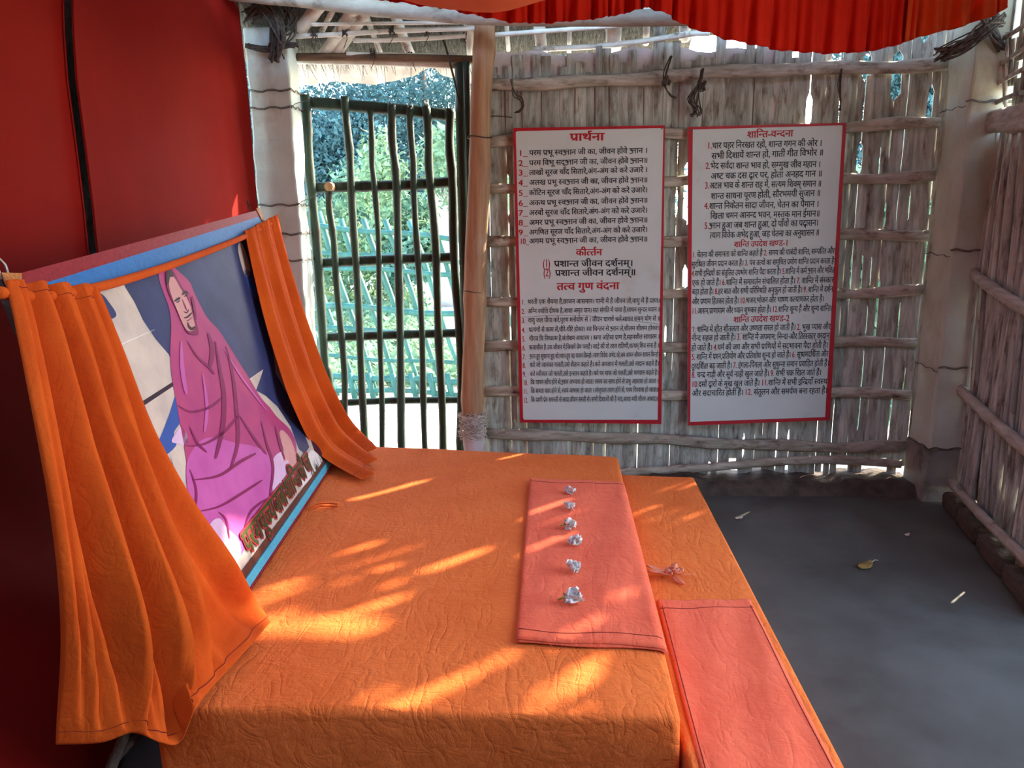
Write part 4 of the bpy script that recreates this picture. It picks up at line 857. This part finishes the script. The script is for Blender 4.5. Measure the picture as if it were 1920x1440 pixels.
# ------------------------------------------------------------------ framed print leaning on the dais
PC = np.array((-1.089, 3.65, PZ+.004)); PU = np.array((-.078, .997, 0)); PU /= np.linalg.norm(PU)
PT = np.array((-1.403, 3.625, 1.643)); PH = np.linalg.norm(PT-PC); PV = (PT-PC)/PH; PN = np.cross(PU, PV); PN /= np.linalg.norm(PN)
LEN = 2.02; HN = 1.055
def PP(a, v, lift=0): return PC - PU*a + PV*v + PN*lift
def ph(a): return PH+(HN-PH)*a/LEN
def pp(px, py, lift=0): return at(px, py, PN, PN@PC+lift)
M['print'] = [mat('print '+n, rgb(*c), rgb(*d), (9, 9, 9), .55, spec=.2) for n, c, d in (
    ('beige', (206, 190, 172), (176, 162, 152)), ('navy', (44, 50, 88), (56, 62, 104)), ('mauve', (176, 66, 110), (158, 56, 112)), ('deep mauve', (132, 36, 84), (120, 30, 80)),
    ('skin', (206, 152, 146), (190, 132, 130)), ('dark', (50, 32, 44), (64, 44, 56)), ('pale lilac', (214, 182, 206), (196, 160, 190)), ('blue', (58, 88, 158), (48, 74, 140)),
    ('brown', (110, 62, 44), (84, 44, 36)), ('white', (226, 220, 214), (210, 204, 198)), ('green', (46, 62, 30), (66, 76, 36)), ('crimson', (168, 52, 56), (150, 44, 50)), ('orchid', (190, 92, 160), (176, 78, 146)), ('plum', (72, 30, 50), (60, 26, 44)))]
BEIGE, NAVY, MAUVE, DEEP, SKIN, DARK, LILAC, BLUE, BROWN, WHITE, GREEN, CRIM, ORCH, PLUM = range(14)
pic = thing('framed_print', PC*np.array((1, 1, 0))-PU*1.0+np.array((0, 0, PZ)), 'large framed print of a seated person in a mauve shawl leaning above the dais', 'framed print')
b = MB(); b.prism([PP(0, 0), PP(LEN, 0), PP(LEN, HN), PP(0, PH)], -PN*.02); b.build('backing_board', M['mud'], pic)
pr = MB()
def shape(pts, mi, lvl, smooth=6, px=True):
    P = [np.array(p, float) for p in pts]
    if smooth:
        n = len(P); Q = []
        for i in range(n):
            for k in range(smooth):
                u = k/smooth; p0, p1, p2, p3 = P[(i-1) % n], P[i], P[(i+1) % n], P[(i+2) % n]
                Q.append(.5*((2*p1)+(-p0+p2)*u+(2*p0-5*p1+4*p2-p3)*u*u+(-p0+3*p1-3*p2+p3)*u**3))
        P = Q
    pr.poly([pp(q[0], q[1], .0006+.0005*lvl) for q in P], .5, mi)
def band(pts, w0, w1, mi, lvl):
    P = [np.array(p, float) for p in pts]; n = 18; L_ = []; R_ = []
    for k in range(n+1):
        t = k/n; c = pl(P, t); d = pl(P, min(1, t+.02))-pl(P, max(0, t-.02)); d /= np.linalg.norm(d)+1e-9; nn = np.array((-d[1], d[0])); wd = (w0+(w1-w0)*t)*math.sin(math.pi*min(1, max(.06, t*.94+.03)))**.5/2
        L_.append(c+nn*wd); R_.append(c-nn*wd)
    for k in range(n): pr.poly([pp(*L_[k], .0006+.0005*lvl), pp(*L_[k+1], .0006+.0005*lvl), pp(*R_[k+1], .0006+.0005*lvl), pp(*R_[k], .0006+.0005*lvl)], .5, mi)
pr.poly([PP(.01, .01, .0006), PP(LEN-.01, .01, .0006), PP(LEN-.01, HN-.01, .0006), PP(.01, PH-.01, .0006)], .5, BEIGE)
shape([(204, 482), (214, 493), (222, 512), (236, 540), (252, 566), (268, 600), (292, 636), (316, 664), (330, 690), (400, 760), (440, 732), (468, 710), (494, 692), (486, 716), (480, 732), (498, 742), (520, 762), (545, 800), (560, 842), (572, 852), (580, 838), (566, 800), (540, 740), (517, 700), (512, 660), (520, 640), (502, 560), (470, 470), (455, 425), (380, 440), (290, 462)], NAVY, 1, 0)
shape([(457, 430), (470, 440), (520, 600), (560, 720), (612, 850), (600, 872), (575, 800), (548, 720), (514, 650), (498, 590), (470, 500)], PLUM, 2, 4)
shape([(446, 462), (455, 458), (470, 505), (462, 520), (452, 495)], BEIGE, 3, 3); shape([(458, 512), (468, 508), (484, 548), (474, 556)], BLUE, 3, 3)
shape([(176, 545), (192, 552), (204, 566), (218, 588), (212, 597), (198, 596), (186, 580), (176, 560)], NAVY, 2)
shape([(130, 500), (146, 498), (166, 530), (150, 548), (120, 540), (108, 520)], NAVY, 2); shape([(96, 528), (118, 512), (128, 520), (126, 545), (100, 548)], DEEP, 2); shape([(58, 545), (80, 528), (96, 534), (92, 556), (62, 560)], DARK, 2)
shape([(250, 763), (324, 716), (328, 722), (256, 770)], DARK, 2, 0)
shape([(331, 740), (318, 776), (304, 812), (289, 850), (300, 860), (330, 836), (326, 812), (338, 792), (342, 770)], BLUE, 2, 4)
shape([(318, 850), (334, 900), (352, 940), (370, 990), (352, 960), (340, 930)], BLUE, 2, 3)
shape([(322, 826), (340, 800), (352, 820), (350, 836), (334, 832)], LILAC, 3)
band([(195, 660), (240, 640), (290, 618)], 2.0, 1.5, WHITE, 2)
# shawl
shape([(300, 506), (312, 498), (325, 500), (334, 508), (355, 528), (363, 546), (372, 565), (389, 596), (411, 620), (425, 642), (439, 664), (455, 690), (468, 710), (489, 745), (506, 764), (520, 782), (544, 806), (556, 836), (552, 868), (536, 872), (528, 905), (518, 935), (508, 955), (490, 965), (478, 985), (462, 1020), (446, 1052), (430, 1064), (400, 1030), (376, 1000), (362, 985), (356, 960), (352, 905), (350, 868), (344, 830), (336, 785), (330, 750), (322, 705), (319, 660), (321, 612), (317, 578), (307, 550), (298, 522)], MAUVE, 3, 4)
shape([(350, 870), (372, 830), (400, 820), (440, 830), (480, 838), (512, 858), (528, 905), (518, 935), (490, 965), (470, 1004), (440, 1056), (400, 1028), (362, 985), (353, 930)], ORCH, 4, 4)
shape([(512, 862), (530, 846), (545, 850), (556, 880), (545, 915), (530, 925), (518, 936), (510, 910)], LILAC, 5, 4)
shape([(524, 812), (532, 808), (546, 826), (556, 858), (552, 884), (544, 880), (540, 862), (532, 866), (532, 846)], SKIN, 6, 4)
shape([(396, 980), (412, 972), (426, 990), (446, 1010), (452, 1040), (436, 1068), (424, 1070), (404, 1036), (388, 1008)], LILAC, 5, 4)
for pts, a, c, mi in (([(352, 640), (370, 668), (392, 688), (402, 702)], 3, 6, DEEP), ([(404, 640), (412, 690), (420, 740), (418, 800), (404, 860)], 5, 12, DEEP), ([(424, 650), (436, 700), (444, 770), (446, 830), (432, 880)], 5, 9, DEEP), ([(390, 624), (398, 655), (394, 690)], 6, 10, DEEP),
                      ([(334, 760), (360, 772), (396, 762), (420, 742)], 3, 7, DEEP), ([(350, 836), (384, 832), (420, 810), (446, 780)], 3, 8, DEEP), ([(356, 800), (370, 830), (388, 848)], 3, 6, DEEP), ([(450, 780), (476, 820), (500, 852)], 3, 6, DEEP), ([(490, 790), (500, 830), (512, 876), (506, 930)], 3, 7, DEEP), ([(516, 800), (524, 830), (534, 862)], 3, 5, DEEP),
                      ([(360, 900), (410, 892), (450, 866), (480, 850)], 4, 8, DEEP), ([(366, 960), (410, 950), (452, 926), (492, 900)], 3, 7, DEEP), ([(356, 880), (368, 920), (364, 975)], 3, 6, DEEP), ([(456, 1000), (470, 960), (500, 935)], 3, 6, DEEP), ([(410, 960), (424, 975), (430, 1010)], 3, 5, DEEP), ([(418, 650), (452, 706), (500, 770)], 3, 4, ORCH), ([(380, 700), (388, 760), (384, 810)], 4, 8, ORCH), ([(340, 640), (342, 690), (350, 740)], 6, 10, ORCH)):
    band(pts, a, c, mi, 7)
# hood edge, face
shape([(311, 508), (319, 504), (326, 510), (338, 532), (352, 556), (362, 585), (370, 610), (372, 626), (362, 628), (350, 622), (338, 596), (326, 570), (316, 548), (311, 528)], DEEP, 8, 4)
shape([(320, 517), (328, 522), (338, 540), (350, 558), (357, 574), (362, 595), (366, 612), (362, 620), (352, 620), (344, 610), (334, 586), (326, 566), (318, 542), (317, 526)], SKIN, 9, 5)
shape([(313, 508), (319, 506), (325, 512), (324, 519), (319, 520), (316, 533), (312, 530)], DARK, 10, 4)
band([(327, 565), (333, 561), (338, 558)], 4, 5, DARK, 11); band([(342, 553), (347, 547), (353, 551)], 5, 5, DARK, 11)
band([(330, 567), (334, 566), (337, 563)], 2.5, 2.5, PLUM, 11); band([(345, 556), (349, 554), (352, 553)], 2.5, 2.5, PLUM, 11)
band([(341, 560), (346, 572), (350, 582)], 2, 4, DEEP, 10); band([(344, 584), (350, 586), (354, 580)], 2, 3, PLUM, 11)
band([(345, 596), (352, 594), (360, 586)], 3, 4, PLUM, 11); band([(349, 602), (354, 600), (360, 595)], 2, 2, DEEP, 11); band([(352, 604), (354, 612), (360, 617), (366, 612)], 4, 7, PLUM, 10); band([(360, 556), (364, 575), (368, 600)], 5, 4, DEEP, 10)
# lower border of the picture with grass tips
pr.poly([PP(.01, .01, .0045), PP(LEN-.01, .01, .0045), PP(LEN-.01, .075, .0045), PP(.01, .055, .0045)], .5, BROWN)
shape([(560, 905), (578, 850), (590, 846), (604, 862), (600, 872), (580, 900), (564, 915)], WHITE, 6, 3)
q = random.Random(77)
for i in range(26):
    a = q.uniform(.06, .55); pr.poly([PP(a-.004, .06, .0055), PP(a+.004, .06, .0055), PP(a+q.uniform(-.01, .01), .075+q.uniform(.0, .05), .0055)], .5, GREEN)
sheet_ = pr.build('print', M['print'], pic)
# title lettering along the lower edge
tt = [MB(), MB()]
for txt, a0, a1, hh in (('परम', 1.40, 1.235, .07), ('पूज्य', 1.225, 1.065, .07), ('बाबा', 1.05, .92, .07), ('शान्ति', .91, .70, .07), ('की', .69, .62, .07), ('ज', .60, .52, .07)):
    p0, p1 = PP(a0, .085, .0062), PP(a1, .085, .0062)
    write([tt[1], tt[1]], txt, PP(a0, .085, .0062), p1, PV*hh, PN*.0008, .075); write([tt[0], tt[0]], txt, PP(a0, .085, .0072), p1+PN*.001, PV*hh, PN*.0012, .022)
tt[1].build('title_outline', M['print'][CRIM], sheet_, fix=False); tt[0].build('title_lettering', M['print'][GREEN], sheet_, fix=False)
M['trim_blue'] = mat('blue ribbon edging', rgb(34, 112, 176), rgb(26, 96, 156), (60, 60, 60), .5, .2, (220, 220, 220)); M['trim_blue_lit'] = mat('lit blue ribbon edging', rgb(84, 176, 196), rgb(70, 160, 184), (60, 60, 60), .5, .3, (260, 260, 260))  # second ribbon is the same blue with its brighter lighting painted in
M['trim_red'] = mat('dark red beaded edging', rgb(150, 30, 40), rgb(120, 20, 30), (80, 80, 80), .6); M['gold'] = mat('orange gold glitter cloth', rgb(206, 128, 60), rgb(150, 84, 40), (140, 140, 140), .4, .6, (260, 260, 260), dirt=rgb(240, 200, 130), dscale=160, dfac=(.6, .66))
def strip(a0, v0, a1, v1, w0, w1, m, name, lift=.004, th=.006):
    b = MB(); b.prism([PP(a0, v0, lift), PP(a1, v1, lift), PP(a1, v1+w1, lift), PP(a0, v0+w0, lift)], PN*th); b.build(name, m, pic)
strip(0, PH-.028, LEN, HN-.034, .030, .036, M['trim_red'], 'red_edging'); strip(0, PH-.075, LEN, HN-.092, .047, .058, M['trim_blue'], 'blue_edging')
strip(0, .012, LEN, .012, .030, .030, M['trim_blue_lit'], 'lit_blue_edging')
b = MB()
for i in range(150):
    c = PP(.02+LEN*.98*i/150, .006, .008); b.tube([c-PV*.006, c, c+PV*.006], [.003, .0055, .003], 6, .5)
b.build('beaded_edging', M['trim_red'], pic, smooth=True)
for (a0, v0, sg) in ((0, PH, 1), (LEN, HN, -1)):
    b = MB(); b.prism([PP(a0-.012*sg, v0+.012, .011), PP(a0+.055*sg, v0+.006, .011), PP(a0+.03*sg, v0-.045, .011), PP(a0-.012*sg, v0-.085, .011)], PN*.003); b.build('gold_corner', M['gold'], pic)
b = MB(); e = PP(.10, PH, 0); b.tube([e, e+PV*.03+PU*.008, e+PV*.045, e+PV*.03-PU*.010, e-PV*.0], .0022, 6); b.build('hanging_loop', M['wire'], pic, smooth=True); b = MB(); e = PP(1.99, HN-.0, 0); b.tube([e, e+PV*.03+PU*.004, e+PV*.045-PU*.008, e+PV*.03-PU*.025, e-PU*.03], .003, 6); b.build('hanging_loop', M['pale_rope'], pic, smooth=True)
b = MB(); e = PP(1.0, .85, -.022); b.tube([e, e*np.array((1, 1, 0))+np.array((-.22, 0, 0))], .018, 8); b.build('back_strut', M['post'], pic)
b = MB(); b.tube([PP(1.98, .2, -.03), aY(236, 1372, 1.62), aY(208, 1440, 1.56), aY(175, 1520, 1.52)], .014, 8); b.tube([aY(262, 1372, 1.64), aY(214, 1425, 1.58)], .012, 8); b.build('stand_leg', M['mud'], pic, smooth=True)

# ------------------------------------------------------------------ orange curtains on a cord
def sheetobj(name, left, right, folds, amp, label, m, nu=90, nv=80, seed=1, hem=True, topgather=True, bulge=.0, foldfn=None):
    root = thing(name, (np.array(left[-1])+np.array(right[-1]))/2*np.array((1, 1, 0))+np.array((0, 0, PZ)), label, 'curtain', 'orange curtains on the framed print'); q = random.Random(seed); p1, p2, p3 = q.random()*6, q.random()*6, q.random()*6
    def f(u, v):
        a = pl(left, v); c = pl(right, v); p = lerp(a, c, u); A = amp*(.35+.9*v)
        uu = u+.03*math.sin(5*v+p1)*v
        th = 6.283*folds*uu+p1
        k = math.sin(th)+.5*math.sin(2*th+.4)+.28*math.sin(3*th+.8)+.25*math.sin(2.37*th+p2+1.3*v)+.2*math.sin(4.7*th+p3)*(1-.5*v)
        off = A*k*min(1, .4+4*u)*min(1, .4+4*(1-u))+bulge*math.sin(math.pi*u)*v
        if topgather: off += .006*math.sin(38*u*3.1+p3)*math.exp(-v*14)
        q_ = p+PN*(off+.012)
        if v > .965: q_ = q_+PN*.003*math.sin(60*u)
        return q_
    b = MB(); b.grid(f, nu, nv); o = b.build('cloth', m, root, smooth=True, solid=.0025)
    return root, f
lo = .03
# left curtain: edge polylines from the cord down to the hem
left = [pp(2, 528, lo), pp(20, 600, lo), aY(48, 760, 1.47), aY(78, 960, 1.42), aY(98, 1150, 1.42), aY(106, 1290, 1.45), aY(105, 1396, 1.45)]
right = [pp(172, 540, lo), pp(218, 665, lo), pp(268, 805, lo+.01), pp(338, 945, lo+.03), pp(410, 1050, lo+.05), aZ(462, 1122, PZ+.06), aZ(507, 1166, PZ+.02)]
def hemfix(f):
    return f
lc, lf = sheetobj('curtain', left, right, 4.2, .040, 'wide orange curtain hanging over the near end of the framed print', M['orange_curtain'], seed=2)
# its hem runs along the bottom: pull the lower edge to follow the dais corner
co = lc.children[0]; loc = np.array(lc.location)
hem_px = [((105, 1396), 1.45), ((190, 1392), 1.47), ((250, 1374), 1.49), ((300, 1392), 1.50), ((337, 1392), 1.53)]
hem = [aY(*p, y) for p, y in hem_px]+[aZ(366, 1330, PZ+.035), aZ(395, 1292, PZ+.03), aZ(450, 1232, PZ+.03), aZ(507, 1166, PZ+.02)]
nu, nv = 90, 80
me = co.data; V = [np.array(v.co)+loc for v in me.vertices]
for i in range(nu+1):
    tgt = pl(hem, i/nu); cur = V[nv*(nu+1)+i].copy(); d = tgt-cur
    for j in range(nv+1):
        t = j/nv; s = max(0, (t-.25)/.75); s = s*s*(3-2*s); V[j*(nu+1)+i] = V[j*(nu+1)+i]+d*s+PN*(.012*math.sin(21*i/nu)*s*(1-s)*4)*.6
for v, p in zip(me.vertices, V): v.co = Vector(p-loc)
b = MB(); row = int(nv*.955); b.tube([V[row*(nu+1)+i]+PN*.0025 for i in range(nu+1)], .0012, 5); b.build('hem_stitching', M['thread'], co)
b = MB(); row = int(nv*.05); b.tube([V[row*(nu+1)+i]+PN*.0025 for i in range(4, nu-3)], .001, 5); b.build('hem_stitching', M['thread'], co)
right2 = [pp(514, 404, lo), pp(530, 470, lo), pp(556, 560, lo), pp(582, 640, lo+.01), pp(612, 720, lo+.02), aY(650, 790, 3.80), aZ(692, 838, PZ+.02)]
left2 = [pp(456, 434, lo), pp(470, 500, lo), pp(492, 590, lo), pp(520, 680, lo+.01), pp(552, 765, lo+.03), aY(600, 850, 3.32), aZ(684, 902, PZ+.012)]
rc, rf = sheetobj('curtain', left2, right2, 2.6, .024, 'narrow orange curtain hanging over the far end of the framed print beside the gate', M['orange_curtain'], nu=60, nv=80, seed=6)
b = MB(); b.tube([np.array(rf(u, .955))+PN*.003 for u in np.linspace(.01, .99, 40)], .0012, 5); b.build('hem_stitching', M['thread'], rc.children[0])
cordp = [pp(-6, 548, .028), pp(80, 556, .026), pp(172, 541, .03), pp(260, 517, .03), pp(360, 483, .03), pp(458, 444, .03), pp(512, 418, .026)]
b = MB(); b.tube([pl(cordp, k/40) for k in range(41)], [.0135-.003*k/40 for k in range(41)], 10)
tag(b.build('rolled_cloth', M['orange_curtain'], smooth=True), 'rolled orange cloth cord stretched across the top of the framed print', 'cord')
P = [PP(.62, .02, .012), np.array(PP(.62, .02, .012))+np.array((.03, -.01, -.008)), aZ(600, 946, PZ+.010), aZ(634, 951, PZ+.006)]
rt_ = thing('cloth_tie', aZ(600, 946, PZ), 'small loop of orange cloth tape sticking out under the framed print', 'tape'); b = MB()
for sgn, dz in ((1, .014), (-1, .0)):
    pts = [aZ(578, 956, PZ+.008), aZ(600, 950-6*(sgn > 0), PZ+.008+dz*.6), aZ(634, 948-2*sgn, PZ+.006+dz)]
    b.grid(lambda u, v, pts=pts: np.array(pl(pts, u))+np.array((0, .012*(v-.5), 0.003*v)), 12, 2)
b.build('tape', M['orange_curtain'], rt_, smooth=True, solid=.0015)

# ------------------------------------------------------------------ red backdrop cloths
BX = -1.70
seam_px = [(133, -30), (134, 60), (139, 150), (150, 240), (158, 310), (168, 400), (173, 460)]
seam_pts = [aX(x, y, BX) for x, y in seam_px]
def seamY(z):
    zs = [p[2] for p in seam_pts]; ys = [p[1] for p in seam_pts]
    return float(np.interp(-z, [-k for k in zs], ys))
def backdrop(name, side, label):
    root = thing(name, (BX, 3.4 if side else 1.4, 0), label, 'backdrop cloth', 'red backdrop cloths')
    def f(u, v):
        z = 2.755-2.735*v; ys = seamY(z)
        y = (ys+(4.37+.004*math.sin(z*9)-ys)*u) if side else (.2+(ys-.016-.2)*u)
        low = max(0, min(1, (1.15-z)/1.0)); low = low*low*(3-2*low)
        x = BX+.006*math.sin(2.2*z+4*y)+.006*math.sin(5*y-1.5*z)
        if side: x += .010*math.exp(-((u-.985)/.03)**2)+.013*math.sin(26*(y-4.4)+3.2*(z-1.6))*max(0, u-.72)*2.2+.012*math.exp(-(u/.012)**2)
        else: x -= .012-.006*math.exp(-((1-u)/.01)**2)
        x += low*(.08+.07*math.sin(5.5*y+6.5*z)+.03*math.sin(11*y+9*z+1))+.34*low**4*(1+.18*math.sin(4.2*y+3*z))*min(1, max(0, (3.0-y)/.8))
        return (x, y, z)
    b = MB(); b.grid(f, 110, 120); b.build('cloth', M['red'], root, smooth=True, solid=.002)
    b = MB(); b.tube([np.array(f(.004 if side else .996, v))+np.array((.003, 0, 0)) for v in np.linspace(0, .8, 40)], .0035, 6); b.build('selvedge', M['red'], root, smooth=True)
backdrop('backdrop_cloth', 1, 'red backdrop cloth hanging between its dark seam gap and the gate pillar')
backdrop('backdrop_cloth', 0, 'red backdrop cloth on the near side of the dark seam gap')

# ------------------------------------------------------------------ canopy with frill
can = thing('canopy', (.1, 2.0, 2.5), 'orange cloth canopy with pleated red frill under the roof', 'canopy')
sagc = aY(905, 17, 3.0)
def canz(x, y):
    dx = x-sagc[0]; dy = y-3.0; k = .62*dx*dx+(1.6 if dy > 0 else .12)*dy*dy
    return sagc[2]+.34*math.tanh(k/.34)
def canf(u, v):
    y = 1.0+2.86*v; x0 = -1.62; x1 = min(2.0, rwx(y)-.14); x = x0+(x1-x0)*u; return (x, y, canz(x, y)+.004*math.sin(20*x+3*y))
b = MB(); b.grid(canf, 60, 80); b.build('cloth', M['canopy'], can, smooth=True, solid=.002)
FR = [(660, -22), (700, -4), (740, 4), (800, 12), (850, 20), (900, 31), (960, 42), (1010, 44), (1050, 42), (1110, 36), (1150, 30), (1190, 20), (1215, 13)]
FR2 = [(1215, 13), (1255, 30), (1290, 50), (1345, 68), (1400, 82), (1450, 92), (1500, 98), (1550, 100), (1600, 99), (1640, 94), (1680, 85), (1710, 74), (1745, 64), (1790, 54), (1830, 40), (1868, 28), (1884, 14)]
def frill(pxs, m, name, dens, u0=0, u1=1):
    pts = [aY(x, y, 3.86-.12*max(0, (x-1650)/240)) for x, y in pxs]
    def f(u, v):
        uu = u0+(u1-u0)*u; p = pl(pts, uu); zt = 2.64; s = uu*dens
        off = .020*math.sin(6.283*s)+.010*math.sin(6.283*s*2.3+1)+.008*math.sin(6.283*s*.53+2)
        z = zt+(p[2]-zt)*v
        return (p[0]+.006*math.cos(6.283*s)*v, p[1]+off*(.35+.65*v), z+.004*math.sin(6.283*s*1.0+.5)*v)
    b = MB(); b.grid(f, int(260*(u1-u0)), 24); b.build(name, m, can, smooth=True, solid=.0015)
    b = MB(); b.tube([np.array(f(u, .985))+np.array((0, -.002, 0)) for u in np.linspace(0, 1, 200)], .0022, 5); b.build('frill_hem', m, can, smooth=True)
frill(FR, M['frill'], 'pleated_frill', 15)
frill(FR2, M['frill'], 'pleated_frill', 17, 0, .69)
frill(FR2, M['frill_orange'], 'orange_frill', 13, .655, 1)
